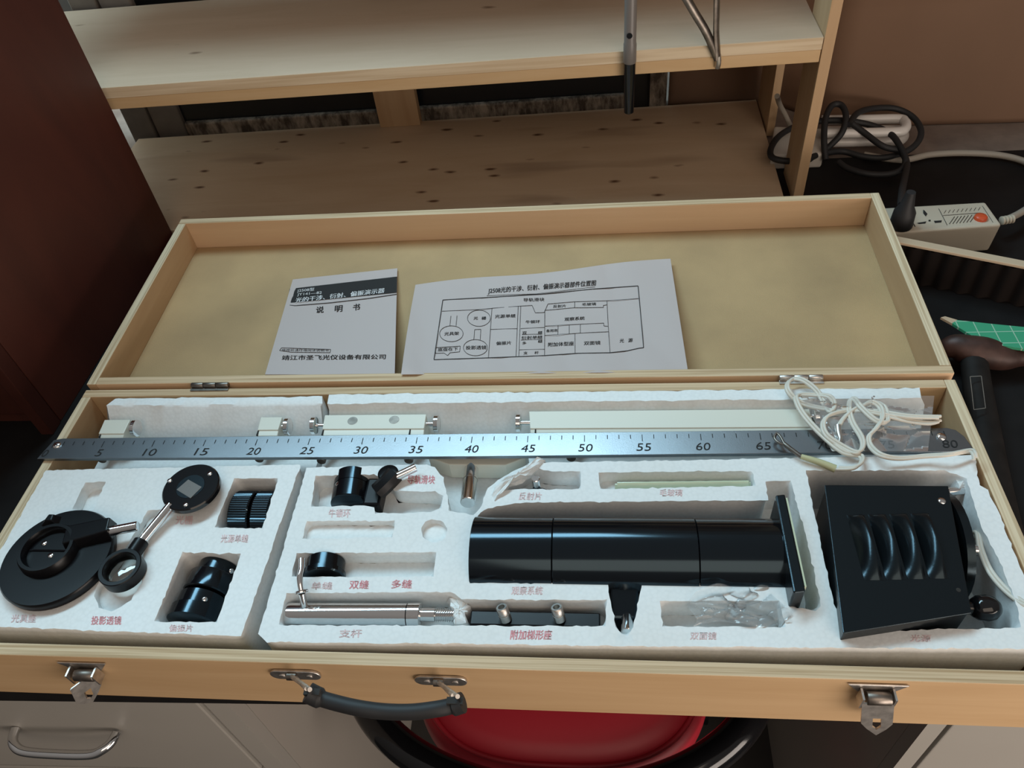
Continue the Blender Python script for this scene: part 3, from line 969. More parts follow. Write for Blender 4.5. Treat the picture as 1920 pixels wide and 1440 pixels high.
for k in range(81):
    L = .0072 if k % 5 == 0 else .0045
    p = rpt(k, dy0)
    w = .00032
    mk.add([p + Vector((-w, 0, 0)), p + Vector((w, 0, 0)), p + Vector((w, -L, 0)), p + Vector((-w, -L, 0))], [(0, 1, 2, 3)])
mk.build('scale_tick', M['ink'], rail, smooth=0)['kind'] = 'stuff'
for k in range(0, 81, 5):
    uv, fs = text_cells(str(k))
    h = .0082
    w = .0056 * (1 if k < 10 else 2.15)
    c = rpt(k, dy0 - .0180) + Vector((.0005 if k else -.0035, 0, 0))
    MB().add([c + Vector(((u - .5) * w + v * .0012, v * h, 0)) for u, v in uv], fs).build('scale_number', M['ink'], rail, smooth=0)
for px, py in ((107, 835), (1765, 819)):
    p = at(px, py, RTZ)
    MB().lathe(p, (0, 0, 1), [(0, .0040), (.0008, .0038), (.0016, .0026), (.0019, .001)], 18).build('screw', M['chrome'], rail, smooth=60)

# ================================================================== CREAM RAIL SLIDERS
SZ = RIM - .0005
SB = SZ - .028
def slider(x0p, x1p, ytop, yedge, ylip, label, knobs, pegs, holes=(), ticks=()):
    """prism carriage lying in the foam trough"""
    a, b = at(x0p, ytop, SZ), at(x1p, ytop, SZ)
    ye, yl = at((x0p + x1p) / 2, yedge, SZ).y, at((x0p + x1p) / 2, ylip, SZ - .001).y
    x0, x1 = a.x, b.x
    yb = a.y
    t = thing('rail_slider', label, 'slider', ((x0 + x1) / 2, (yb + yl) / 2, TZ), 'cream rail sliders in the foam trough')
    prof = [(yb, SZ), (ye, SZ), (ye, SZ - .0012), (yl, SZ - .0022), (yl - .0005, SZ - .0042), (yl + .004, TZ + .001), (yb - .002, TZ + .001)]
    k = len(prof)
    sk = lambda y: (y - yb) * -0.10
    vs = [(x0 + sk(y), y, z) for y, z in prof] + [(x1 + sk(y) * .3, y, z) for y, z in prof]
    fs = [(i, (i + 1) % k, k + (i + 1) % k, k + i) for i in range(k)] + [tuple(range(k)), tuple(range(k, 2 * k))]
    MB().add(vs, fs).build('carriage', M['cream'], t, smooth=0, bevel=.0006)
    ym = lerp(yb, yl, .45)
    for side, kx, ky in knobs:
        xe = x0 + sk(ym) if side < 0 else x1
        kp = at(kx, ky, SZ - .0045)
        kz = SZ - .0045
        d = Vector((side, 0, 0))
        s0 = Vector((xe - side * .002, kp.y, kz))
        ln = abs(kp.x - xe) + .001
        kb = MB().lathe(s0 + d * max(ln, .004), d, [(0, .0072), (.0006, .0082), (.0042, .0082), (.0048, .0070)], 30).build('clamp_knob', M['chrome'], t, smooth=40)
        MB().cyl(s0, s0 + d * max(ln, .004), .0022, 12).build('clamp_screw', M['chrome'], kb, smooth=40)
    for gx, gy in pegs:
        p = at(gx, gy, TZ + .012)
        MB().cyl((p.x, yl - .002, TZ + .012), (p.x, p.y, TZ + .012), .0042, 16, bev=.0006).build('post', M['dark_steel'], t, smooth=40)
    for hx_, hy_ in holes:
        p = at(hx_, hy_, SZ)
        MB().lathe((p.x, p.y, SZ + .0001), (0, 0, 1), [(0, .0048), (.0001, .0048)], 24).build('hole', M['dark_steel'], t, smooth=0)
    for tx in ticks:
        p = at(tx, ylip - 3, SZ - .0014)
        MB().box((p.x - .0006, yl, SZ - .0024), (p.x + .0006, ye, SZ - .0008)).build('index_mark', M['ink'], t, smooth=0)
    return t
slider(196, 244, 787, 813, 820, 'cream rail slider at the far left end of the foam trough, with one knob', [(1, 252, 803)], [(190, 864)], ticks=(188,))
slider(489, 529, 782, 806, 816, 'short cream rail slider above the 20 mark of the scale, with one knob', [(1, 537, 800)], [(485, 863)], ticks=(483,))
slider(609, 799, 778, 804, 815, 'cream rail slider with two round holes and a knob at either end', [(-1, 592, 798), (1, 816, 795)], [(602, 866), (766, 865)], [(661, 789), (739, 787)], (605, 768))
slider(992, 1518, 771, 802, 811, 'very long cream rail slider in the right half of the trough, partly under the cord', [(-1, 975, 793), (1, 1526, 781)], [(1071, 861)], (), (1004,))
# carriage with the short chrome post, lying in the gap of the right tray
t = thing('rail_slider', 'wide cream rail slider under the scale with a chrome post pointing to the viewer', 'slider', (0.42, 0.17, TZ), 'cream rail sliders in the foam trough')
tq = [at(800, 845, RIM - .006), at(990, 845, RIM - .006), at(985, 858, RIM - .006), at(948, 872, RIM - .006), at(842, 871, RIM - .006), at(804, 858, RIM - .006)]
MB().hexa([Vector((p.x, p.y, TZ + .0002)) for p in reversed(tq)], list(reversed(tq))).build('carriage', M['cream'], t, smooth=0, bevel=.0008)
pa, pb = at(885, 872, RIM - .013), at(877, 943, RIM - .004)
MB().cyl(pa, pb, .0064, 28, bev=.0006).build('post', M['chrome'], t, smooth=40)
md = lerp(pa, pb, .42)
MB().ring(md, (pb - pa), .00655, .0062, .0006, 28, bev=.0001).build('post_groove', M['dark_steel'], t, smooth=0)

# ================================================================== LOOSE INSTRUMENTS ON THE LEFT TRAY
def screw(parent, p, r=.0022, axis=(0, 0, 1), name='screw'):
    MB().lathe(p, axis, [(0, r), (.0005, r * .95), (.0009, r * .55)], 14).build(name, M['chrome'], parent, smooth=60)
# round stand base
zb = FZ + .009
cx_, cy_, cr = fit_circle([at(*p, zb) for p in ((2, 1062), (10, 1108), (88, 1135), (211, 1010), (190, 972), (135, 957), (60, 982), (170, 1095), (18, 1025))])
st = thing('stand_base', 'round black stand base with a hub and chrome pin on the left foam tray', 'stand base', (cx_, cy_, FZ))
MB().lathe((cx_, cy_, FZ + .0003), (0, 0, 1), [(0, cr - .003), (.001, cr - .0005), (.0075, cr), (.0092, cr - .0012), (.0092, cr - .012), (.0088, .001)], 64).build('disc', M['black_plastic'], st, smooth=40)
hc = at(88, 1028, zb + .006)
MB().lathe((hc.x, hc.y, zb - .002), (0, 0, 1), [(0, .0245), (.008, .0235), (.0105, .0222), (.0105, .0195), (.0085, .0185), (.004, .018), (.004, .0005)], 48).build('hub', M['black_plastic'], st, smooth=40)
for p in ((83, 1018), (95, 1041)):
    w = at(*p, zb + .002)
    screw(st, Vector((w.x, w.y, zb + .0018)), .0026)
MB().box((hc.x - .017, hc.y - .0006, zb + .001), (hc.x + .017, hc.y + .0006, zb + .0032)).build('seam', M['black_gloss'], st, smooth=0)
a, b = at(122, 1005, zb + .006), at(208, 988, zb + .006)
d = (b - a).normalized()
n_ = Vector((-d.y, d.x, 0))
for nm, s0, s1, hw, z0, z1 in (('clamp_arm', a, b, .0095, zb - .003, zb + .011), ):
    MB().hexa([(s0 - n_ * hw * 1.3).to_2d().to_3d() + Vector((0, 0, z0)), (s1 - n_ * hw).to_2d().to_3d() + Vector((0, 0, z0)), (s1 + n_ * hw).to_2d().to_3d() + Vector((0, 0, z0)), (s0 + n_ * hw * 1.3).to_2d().to_3d() + Vector((0, 0, z0))],
              [(s0 - n_ * hw * .9).to_2d().to_3d() + Vector((0, 0, z1 - .003)), (s1 - n_ * hw * .7).to_2d().to_3d() + Vector((0, 0, z1)), (s1 + n_ * hw * .7).to_2d().to_3d() + Vector((0, 0, z1)), (s0 + n_ * hw * .9).to_2d().to_3d() + Vector((0, 0, z1 - .003))]).build(nm, M['black_plastic'], st, smooth=0, bevel=.001)
pz = zb + .0045
pa, pb = at(196, 998, pz), at(259, 986, pz)
MB().cyl(pa, pb, .0042, 24, bev=.0006).build('pin', M['chrome'], st, smooth=40)
for px, py, ang in ((95, 975, 1.9),):
    w = at(px, py, zb + .003)
    MB().hexa([(w.x - .010, w.y - .006, zb - .002), (w.x + .010, w.y - .006, zb - .002), (w.x + .008, w.y + .006, zb - .002), (w.x - .008, w.y + .006, zb - .002)],
              [(w.x - .003, w.y - .002, zb + .006), (w.x + .003, w.y - .002, zb + .006), (w.x + .002, w.y + .004, zb + .006), (w.x - .002, w.y + .004, zb + .006)]).build('lug', M['black_plastic'], st, smooth=0, bevel=.0008)
# grating disc on a chrome rod
zg = FZ + .0135
cx_, cy_, cr = fit_circle([at(*p, zg) for p in ((303, 925), (409, 898), (370, 871), (340, 959), (320, 890), (400, 930), (325, 950))])
cr = min(cr, .0275)
gt = thing('grating_holder', 'flat round black holder with a small square grating, on a chrome rod', 'optical holder', (cx_, cy_, FZ))
MB().lathe((cx_, cy_, zg - .006), (0, 0, 1), [(0, cr - .001), (.001, cr), (.005, cr), (.006, cr - .001), (.006, .001)], 56).build('disc', M['black_gloss'], gt, smooth=40)
MB().lathe((cx_, cy_, zg + .0001), (0, 0, 1), [(0, cr * .50), (.0002, cr * .49), (.0002, .0005)], 40).build('inner_ring', M['black_satin'], gt, smooth=0)
g = [at(*p, zg + .0006) for p in ((331, 918), (353, 899), (378, 913), (357, 934))]
MB().hexa([p - Vector((0, 0, .0004)) for p in g], g).build('grating', M['grating'], gt, smooth=0)
for p in ((393, 888), (318, 901), (348, 946)):
    screw(gt, at(*p, zg), .0022)
ra, rb = at(322, 946, zg - .003), at(262, 1020, FZ + .0052)
MB().cyl(ra, rb, .0042, 24, bev=.0005).build('rod', M['chrome'], gt, smooth=40)
# projection lens
zl = FZ + .012
cx_, cy_, cr = fit_circle([at(*p, zl) for p in ((184, 1066), (262, 1043), (240, 1028), (205, 1096), (246, 1086), (197, 1046))])
ls = thing('projection_lens', 'round clear lens in a black ring mount with short collar beside the stand base', 'lens', (cx_, cy_, FZ))
MB().ring((cx_, cy_, FZ + .0006), (0, 0, 1), cr, cr * .76, .0115, 56).build('ring_mount', M['black_plastic'], ls, smooth=40)
MB().lathe((cx_, cy_, FZ + .004), (0, 0, 1), [(0, cr * .765), (.002, cr * .765), (.0035, cr * .62), (.0045, cr * .4), (.005, .0004)], 48).build('glass', M['lens'], ls, smooth=60)
ka, kb_ = at(250, 1038, FZ + .006), at(266, 1014, FZ + .006)
MB().cyl(ka, kb_, .0062, 20, bev=.0008).build('collar', M['black_plastic'], ls, smooth=40)

# knurled discs standing in the upper right pocket
def knurled(xa, xb, yc, r, label, ztop):
    n = 64
    t = thing('knurled_disc', label, 'disc mount', ((xa + xb) / 2, yc, ztop - 2 * r), 'knurled slit discs')
    mb = MB()
    vs, fs = [], []
    for x, rr in ((xa, r - .001), (xa + .001, r), (xb - .001, r), (xb, r - .001)):
        for k in range(n * 2):
            a = PI * k / n
            r2 = rr - (.0007 if k % 2 else 0)
            vs.append((x, yc + r2 * math.cos(a), ztop - r + r2 * math.sin(a)))
    N = n * 2
    for i in range(3):
        for k in range(N):
            fs.append((i * N + k, i * N + (k + 1) % N, (i + 1) * N + (k + 1) % N, (i + 1) * N + k))
    fs += [tuple(range(N)), tuple(3 * N + k for k in range(N))]
    mb.add(vs, fs)
    mb.build('knurled_rim', M['black_metal'], t, smooth=20)
    for x, sd in ((xa, -1), (xb, 1)):
        MB().lathe((x, yc, ztop - r), (sd, 0, 0), [(0, r * .62), (.0006, r * .6), (.0006, .001)], 32).build('face_plate', M['black_satin'], t, smooth=0)
za = FZ + .0005
p1, p2 = at(428, 945, za), at(465, 945, za)
p3, p4 = at(470, 945, za), at(503, 945, za)
yk = at(470, 941, za).y
knurled(p1.x, p2.x, yk, .0225, 'black knurled disc standing in the square foam pocket, left one of the two', za)
knurled(p3.x, p4.x, yk, .0225, 'black knurled disc standing in the square foam pocket, right one of the two', za)
# polariser mounts in the lower pocket: stepped rings lying with their axis along the case depth
def polariser(pback, pfront, rpx, zc, label, steps, screws):
    a, b = at(*pback, zc), at(*pfront, zc)
    t = thing('polariser_mount', label, 'polariser', (a.x, (a.y + b.y) / 2, zc - steps[-1][1]), 'polariser mounts')
    d = b - a
    L = d.length
    prof = []
    for f, r in steps:
        prof.append((f * L, r))
    MB().lathe(a, d, prof, 48).build('barrel', M['black_metal'], t, smooth=35)
    for px, py, dz in screws:
        w = at(px, py, zc + dz)
        v = w - a
        ax = d.normalized()
        rad = (v - ax * v.dot(ax))
        screw(t, a + ax * v.dot(ax) + rad, .0022, rad + Vector((0, -.3 * rad.length, 0)))
zc = FZ - .022
polariser((413, 1062), (388, 1118), 0, zc, 'black stepped polariser mount at the back of the lower left foam pocket', [(0, .012), (.02, .0165), (.38, .0168), (.40, .0195), (.43, .0200), (.97, .0200), (1, .019)], [(434, 1071, .010), (377, 1088, .016)])
polariser((383, 1122), (362, 1172), 0, zc, 'black polariser mount at the front of the lower left foam pocket', [(0, .018), (.03, .0192), (.5, .0192), (.52, .0212), (.97, .0212), (1, .020)], [(384, 1124, .016), (331, 1144, .010)])

# ================================================================== INSTRUMENTS IN THE RIGHT TRAY
# interference ring set: barrel and clamp with a chrome pin
zc = FZ - .013
a, b = at(664, 893, zc), at(656, 948, zc)
nt = thing('ring_mount', 'black cylindrical mount with a hinged clamp and chrome pin below the 30 mark', 'optical mount', (a.x, (a.y + b.y) / 2, zc - .016))
L = (b - a).length
MB().lathe(a, b - a, [(0, .0150), (.0012, .0165), (L * .42, .0165), (L * .425, .0161), (L * .44, .0161), (L * .445, .0165), (L - .001, .0165), (L, .0150)], 48).build('barrel', M['black_metal'], nt, smooth=35)
screw(nt, at(634, 907, zc + .013), .0026, (-.4, 0, 1))
zz = FZ - .004
c1, c2 = at(690, 925, zz - .006), at(708, 922, zz - .004)
MB().box((c1.x - .001, at(700, 946, zz).y, zz - .022), (c1.x + .014, at(700, 896, zz).y, zz)).build('clamp_block', M['black_plastic'], nt, smooth=0, bevel=.002)
arm = [at(708, 922, FZ), at(726, 905, FZ + .004), at(741, 889, FZ + .006)]
MB().tube(arm, .0078, 8, smooth=3).build('clamp_arm', M['black_plastic'], nt, smooth=30)
MB().lathe(at(733, 903, FZ - .004), (0, 0, 1), [(0, .009), (.012, .009), (.013, .0075)], 24).build('clamp_knob', M['black_plastic'], nt, smooth=35)
MB().cyl(at(738, 896, FZ + .007), at(780, 876, FZ + .009), .0036, 20, bev=.0005).build('pin', M['chrome'], nt, smooth=40)
# slit ring
zc = FZ - .010
a, b = at(612, 1052, zc), at(607, 1086, zc)
rg = thing('slit_ring', 'short black ring standing in the long shallow pocket behind the chrome pillar', 'ring', (a.x, a.y, zc - .0155))
L = (b - a).length
MB().lathe(a, b - a, [(0, .0145), (.001, .0155), (L * .7, .0155), (L * .72, .0172), (L - .001, .0172), (L, .016)], 48).build('ring', M['black_metal'], rg, smooth=35)
# chrome pillar with tommy screw
zc = FZ - .010
a, b = at(536, 1152, zc), at(764, 1153, zc)
pl = thing('chrome_pillar', 'polished chrome pillar with a threaded end lying in the front foam slot', 'pillar', (lerp(a.x, b.x, .5), a.y, zc - .0088))
L = (b - a).length
MB().lathe(a, b - a, [(0, .0070), (.0012, .0084), (.003, .0088), (L, .0088)], 48).build('tube', M['chrome'], pl, smooth=40)
u = (b - a).normalized()
c = b + u * .0100
MB().lathe(b + u * .0003, u, [(0, .0084), (.0005, .0090), (.0097, .0090), (.0100, .0084)], 48).build('collar', M['chrome'], pl, smooth=40)
prof = [(0, .0052), (.0115, .0052)]
x = .0118
while x < .0255:
    prof += [(x, .0040), (x + .0007, .0052), (x + .0009, .0052), (x + .0016, .0040)]
    x += .0017
MB().lathe(c, u, prof, 24).build('threaded_stud', M['chrome'], pl, smooth=20)
s0, s1, s2, s3 = at(571, 1136, zc + .008), at(566, 1112, zc + .018), at(562, 1085, FZ + .014), at(566, 1048, FZ + .016)
ts = MB().tube([s0, s1], .0028, 12, smooth=2).build('locking_screw', M['chrome'], pl, smooth=50)
MB().ring(s1, (s2 - s1), .0052, .0026, .0022, 24).build('screw_collar', M['chrome'], ts, smooth=40)
MB().tube([s1, s2, lerp(s2, s3, .5) + Vector((.0006, 0, 0)), s3], .0024, 12, smooth=4).build('screw_lever', M['chrome'], ts, smooth=50)
# additional slide seat with two hollow chrome posts
zc = FZ - .018
a, b = at(872, 1172, zc + .010), at(1131, 1170, zc + .010)
bk = at(1000, 1146, zc + .010).y
ts = thing('slide_seat', 'black bar shaped seat with two hollow chrome posts in the front foam slot', 'seat bar', (lerp(a.x, b.x, .5), bk, FZ - .0238))
MB().box((a.x + .003, bk - .012, FZ - .0238), (b.x - .002, bk, zc + .010)).build('bar', M['black_plastic'], ts, smooth=0, bevel=.0012)
for (px, py), (qx, qy) in (((949, 1168), (940, 1138)), ((1050, 1168), (1043, 1138))):
    b0, b1 = at(px, py - 6, zc + .010), at(qx, qy, FZ + .003)
    v = b1 - b0
    L = v.length
    MB().lathe(b0, v, [(0, .0044), (L * .45, .0044), (L * .46, .0040), (L * .54, .0040), (L * .55, .0044), (L - .0006, .0044), (L, .0039), (L, .0026), (L - .006, .0024), (L - .006, .0002)], 28).build('post', M['steel'], ts, smooth=40)
# observation tube
yc, zc, R_ = 0.0955, RIM - .0095, 0.0325
xa, xb = at(887, 1000, zc + R_ * .6).x, at(1468, 1000, zc + R_ * .6).x
ob = thing('viewing_tube', 'big glossy black sectioned viewing tube lying in the long foam pocket', 'viewing tube', (lerp(xa, xb, .5), yc, zc - R_))
cuts = [at(1037, 1000, zc + R_ * .7).x, at(1305, 1000, zc + R_ * .7).x]
seg = [xa] + cuts + [xb]
for i in range(3):
    s, e = seg[i], seg[i + 1]
    rr = R_ + (.0003 if i == 1 else 0)
    MB().lathe((s + .0002, yc, zc), (1, 0, 0), [(0, rr - .0006), (.0004, rr), (e - s - .0008, rr), (e - s - .0004, rr - .0006)], 96).build('tube_section', M['black_metal'], ob, smooth=30)
w0, w1, w2, w3 = at(1454, 928, FZ + .021), at(1472, 926, FZ + .021), at(1511, 1108, FZ + .021), at(1488, 1111, FZ + .021)
ep = MB().hexa([Vector((p.x, p.y, RIM - .034)) for p in (w3, w2, w1, w0)], [w3, w2, w1, w0]).build('end_plate', M['black_satin'], ob, smooth=0, bevel=.0012)
e = Vector((.0014, 0, 0))
MB().hexa([Vector((p.x, p.y, RIM - .03)) + o_ for p, o_ in ((w2 + Vector((0, .004, 0)), e * .1), (w2 + Vector((0, .004, 0)), e), (w1 - Vector((0, .003, 0)), e), (w1 - Vector((0, .003, 0)), e * .1))],
          [p + o_ for p, o_ in ((w2 + Vector((0, .004, -.001)), e * .1), (w2 + Vector((0, .004, -.001)), e), (w1 + Vector((0, -.003, -.001)), e), (w1 + Vector((0, -.003, -.001)), e * .1))]).build('screen_glass', M['plate_glass'], ob, smooth=0)
m0, m1 = at(1172, 1090, RIM - .004), at(1170, 1160, RIM - .006)
MB().hexa([(m0.x - .0125, m0.y + .012, RIM - .030), (m0.x + .0125, m0.y + .012, RIM - .030), (m1.x + .0095, m1.y, RIM - .030), (m1.x - .0095, m1.y, RIM - .030)][::-1],
          [(m0.x - .0125, m0.y + .012, RIM + .006), (m0.x + .0125, m0.y + .012, RIM + .006), (m1.x + .0095, m1.y, RIM - .006), (m1.x - .0095, m1.y, RIM - .006)][::-1]).build('foot', M['black_metal'], ob, smooth=0, bevel=.002)
MB().cyl(at(1175, 1152, RIM - .010), at(1176, 1187, RIM - .004), .0046, 24, bev=.0006).build('pin', M['chrome'], ob, smooth=40)
# reflector in the broken pocket
rf = thing('reflector', 'small black disc with a chrome post in the broken edged foam pocket', 'reflector', (at(1010, 905, FZ - .01).x, at(1010, 905, FZ - .01).y, FZ - .0198))
c = at(1008, 922, FZ - .008)
MB().lathe((c.x, c.y - .002, FZ - .0078 - .012 + .001), (0, 1, 0), [(0, .0115), (.0008, .012), (.005, .012), (.0058, .0115)], 40).build('disc', M['black_satin'], rf, smooth=40)
MB().cyl(at(1007, 917, FZ - .010), at(1004, 897, FZ + .004), .0036, 20, bev=.0007).build('post', M['chrome'], rf, smooth=40)
# ground glass plates lying in their slot
for k in range(2):
    y_ = 0.0
    a, b = at(1153 + 4 * k, 909, FZ - .0065 + .0014 * k), at(1408 - 3 * k, 906, FZ - .0065 + .0014 * k)
    tag(MB().hexa([(a.x, a.y - .006, FZ - .0128), (b.x, b.y - .006, FZ - .0128), (b.x, b.y + .0012 + .0013 * k, FZ - .0128), (a.x, a.y + .0012 + .0013 * k, FZ - .0128)],
                  [(a.x, a.y + .0002 + .0016 * k, a.z), (b.x, b.y + .0002 + .0016 * k, b.z), (b.x, b.y + .0014 + .0016 * k, b.z), (a.x, a.y + .0014 + .0016 * k, a.z)]).build('glass_plate', M['plate_glass'], smooth=0, bevel=.0003),
        ['pale green glass plate in the narrow slot under the scale, front one', 'pale green glass plate in the narrow slot under the scale, back one'][k], 'glass plate', 'ground glass plates')
# small metal part in a clear bag
bg = thing('plastic_bag', 'crumpled clear plastic bag in the small front foam pocket near the louvred housing', 'bag', tuple(at(1370, 1150, FZ - .012)))
def crumple(seed, n=26):
    r_ = random.Random(seed)
    P = [(r_.random(), r_.random(), r_.random()) for _ in range(n)]
    def h(u, v):
        d = sorted((math.hypot(u - a, v - b), c) for a, b, c in P)
        return (d[1][0] - d[0][0]) * 1.6 + .5 * d[0][1]
    return h
def bagfn(q, z, amp, seed):
    hh = crumple(seed)
    def f(u, v):
        p = bil(q, u, v)
        p = at(p.x + 9 * math.sin(v * 6 + seed), p.y + 6 * math.sin(u * 7 + seed), z)
        return p + Vector((0, 0, amp * hh(u, v)))
    return f
def bil(q, u, v):
    t_ = Vector(q[0]).lerp(Vector(q[1]), u)
    b_ = Vector(q[3]).lerp(Vector(q[2]), u)
    return t_.lerp(b_, v)
MB().grid(bagfn([(1300, 1120), (1440, 1092), (1478, 1172), (1296, 1176)], FZ - .002, .010, 3), 70, 44).build('film', M['film'], bg, smooth=14)
cl = at(1372, 1142, FZ - .008)
tag(MB().lathe((cl.x, cl.y, FZ - .0215), (.25, .1, 1), [(0, .0035), (.012, .0035), (.0125, .0062), (.0175, .0066), (.019, .0055)], 24).build('clamp_screw', M['chrome'], smooth=40), 'small chrome screw inside the crumpled clear bag', 'screw')
# lamp housing
lh = thing('lamp_housing', 'black sheet metal lamp housing with four louvres at the right end of the case', 'lamp housing', (0.73, 0.09, FZ - .055))
ZT = RIM + .018
c4 = [at(1581, 1187, ZT), at(1822, 1149, ZT), at(1778, 911, ZT), at(1546, 909, ZT)]
MB().hexa([Vector((p.x, p.y, ZT - .0010)) for p in c4], c4).build('cover', M['black_satin'], lh, smooth=0, bevel=.0007)
ins_ = []
cc = sum(c4, Vector((0, 0, 0))) / 4
ins_ = [cc + (p - cc) * .975 for p in c4]
MB().hexa([Vector((p.x, p.y, FZ - .054)) for p in ins_], [Vector((p.x, p.y, ZT - .0011)) for p in ins_]).build('body', M['black_satin'], lh, smooth=0, bevel=.0006)
for k in range(4):
    A = at(1591 + 40 * k + 2, 966 - 1 * k, ZT)
    B = at(1627 + 40.5 * k, 1088 - 1 * k, ZT)
    ax = B - A
    wv = Vector((.0150, .0002, 0))
    nu, nv = 18, 30
    def lf(u, v, A=A, ax=ax, wv=wv):
        env = math.sin(PI * min(1, max(0, v))) ** .45 if v < .5 else math.sin(PI * v) ** .8
        s = math.sin(min(u / .62, 1) * PI / 2) if u < .62 else (1.0 if u < .70 else max(0.0, 1 - (u - .70) / .12))
        if u > .82:
            s = 0
        return A + ax * v + wv * (u - .15) + Vector((0, 0, .0098 * env * s + .0001))
    MB().grid(lf, nu, nv).build('louvre', M['black_satin'], lh, smooth=70)
screw(lh, at(1766, 939, ZT), .0030)
w = at(1797, 1106, ZT)
MB().lathe((w.x, w.y, ZT), (0, 0, 1), [(0, .0016), (.0002, .0015)], 16).build('screw_hole', M['gap'], lh, smooth=0)
# rounded end wall of the housing and the fittings on its right side
ea, eb = at(1772, 895, RIM), at(1812, 1000, RIM)
arc = []
for k in range(17):
    a = PI * k / 16
    arc.append((.5 - .5 * math.cos(a), math.sin(a)))
y0_, y1_ = .075, at(1770, 895, RIM + .012).y
xw = .7835
vs0 = [(xw, lerp(y0_, y1_, f), RIM - .028 + .047 * h ** .8) for f, h in arc]
vs1 = [(xw + .006, y, z) for _, y, z in vs0]
MB().hexa(vs0, vs1).build('end_wall', M['black_satin'], lh, smooth=40)
for px0, py0, px1, py1, r in ((1776, 922, 1814, 919, .0034), (1800, 1030, 1832, 1032, .0044)):
    MB().cyl(at(px0, py0, RIM - .006), at(px1, py1, RIM - .006), r, 18, bev=.0004).build('terminal_post', M['chrome'], lh, smooth=40)
w = at(1818, 1062, RIM - .014)
MB().box((w.x - .008, w.y - .008, w.z - .003), (w.x + .002, w.y + .008, w.z + .003)).build('bracket', M['steel'], lh, smooth=0, bevel=.0006)
w = at(1852, 1140, RIM - .004)
MB().lathe(w + Vector((-.018, 0, 0)), (1, 0, 0), [(0, .0045), (.007, .0045), (.0072, .0062), (.011, .0086), (.017, .0094), (.022, .0082), (.0255, .0050), (.0262, .001)], 32).build('bulb_knob', M['black_gloss'], lh, smooth=60)
# twin lead of the lamp, running out over the right end
ld_ = MB()
for o_ in (0, 1):
    ld_.tube([at(1806 + 6 * o_, 1052, RIM - .030), at(1818 + 5 * o_, 1010 + 4 * o_, RIM - .012), at(1830 + 5 * o_, 998 + 3 * o_, RIM - .004), at(1836 + 6 * o_, 1030, RIM - .004), at(1852 + 6 * o_, 1070 - 2 * o_, RIM - .002), at(1880 + 6 * o_, 1105 - 3 * o_, RIM), at(1915 + 4 * o_, 1132 - 4 * o_, RIM + .004), at(1945, 1142 - 5 * o_, RIM + .0058)], .0015, 8, smooth=5)
tag(ld_.build('lamp_lead', M['cord_white'], smooth=60), 'cream twin lead running from the black lamp housing over the foam at the far right', 'lead')

# ================================================================== TANGLED CORD ON TOP OF THE RAIL
cz = RTZ + .003
def C(pts, dz=0.0):
    return [at(x, y, cz + dz + (h[0] if h else 0)) for x, y, *h in pts]
cord = thing('connecting_cord', 'white twin connecting cord tangled over the right end of the scale', 'cord', tuple(at(1600, 810, RTZ)))
strand1 = [(1568, 880), (1598, 879), (1613, 868), (1610, 856), (1580, 850), (1540, 818), (1505, 780), (1490, 750), (1497, 742), (1525, 742), (1552, 745), (1562, 760), (1556, 773), (1545, 762), (1530, 735), (1505, 715), (1485, 712), (1474, 722), (1478, 738), (1500, 757), (1545, 768), (1600, 770), (1650, 778), (1700, 790), (1740, 795), (1760, 791)]
strand2 = [(1760, 784), (1700, 782), (1640, 773), (1590, 772), (1555, 779), (1541, 795), (1548, 818), (1580, 840), (1604, 850), (1615, 840), (1613, 822), (1597, 795), (1590, 770), (1592, 752), (1600, 750), (1612, 765), (1640, 790), (1660, 793), (1661, 780), (1655, 765), (1640, 757), (1622, 760), (1600, 768), (1580, 785), (1571, 800)]
strand3 = [(1612, 765), (1630, 755), (1648, 765), (1652, 785), (1640, 805), (1627, 820), (1630, 838), (1650, 855), (1685, 861), (1730, 857), (1775, 854), (1815, 847), (1824, 852), (1826, 862)]
def lift(pts, base, amp, seed):
    r_ = random.Random(seed)
    return [(x, y, base + amp * r_.random()) for x, y in pts]
for s_, nm in ((strand1, 1), (strand2, 2), (strand3, 3)):
    s_ = lift(s_, 0.001 * nm, .004, nm)
    P = C(s_)
    mb = MB()
    mb.tube(P, .0014, 8, smooth=5)
    mb.tube([p + Vector((.0022, .0016, .0004)) for p in P], .0014, 8, smooth=5)
    mb.build('strand', M['cord_white'], cord, smooth=60)
fa, fb = at(1502, 856, cz + .002), at(1566, 879, cz)
MB().tube([fa, lerp(fa, fb, .5) + Vector((0, 0, .001)), fb], lambda u: .0022 + .0012 * u, 12, smooth=4).build('sleeve', M['sleeve'], cord, smooth=60)
fk = MB().tube([at(1503, 857, cz + .002), at(1480, 840, cz + .003), at(1470, 832, cz + .003)], .0019, 10, smooth=3)
fk.tube([at(1472, 834, cz + .003), at(1460, 830, cz + .003), at(1452, 822, cz + .003), at(1454, 815, cz + .003)], .0012, 8, smooth=4)
fk.tube([at(1470, 832, cz + .003), at(1466, 824, cz + .003), at(1460, 815, cz + .003), at(1454, 812, cz + .003)], .0012, 8, smooth=4)
fk.build('fork_terminal', M['dark_steel'], cord, smooth=60)
f2 = MB().tube([at(1571, 798, cz + .004), at(1572, 810, cz + .003), at(1575, 822, cz + .002), at(1573, 831, cz + .002)], lambda u: .0026 - .0006 * u, 10, smooth=3)
f2.build('fork_terminal', M['steel'], cord, smooth=60)
fl = thing('plastic_bag', 'flat clear plastic bag over the 70 to 80 end of the scale, under the cord', 'bag', tuple(at(1660, 800, RTZ)))
ch = crumple(11, 20)
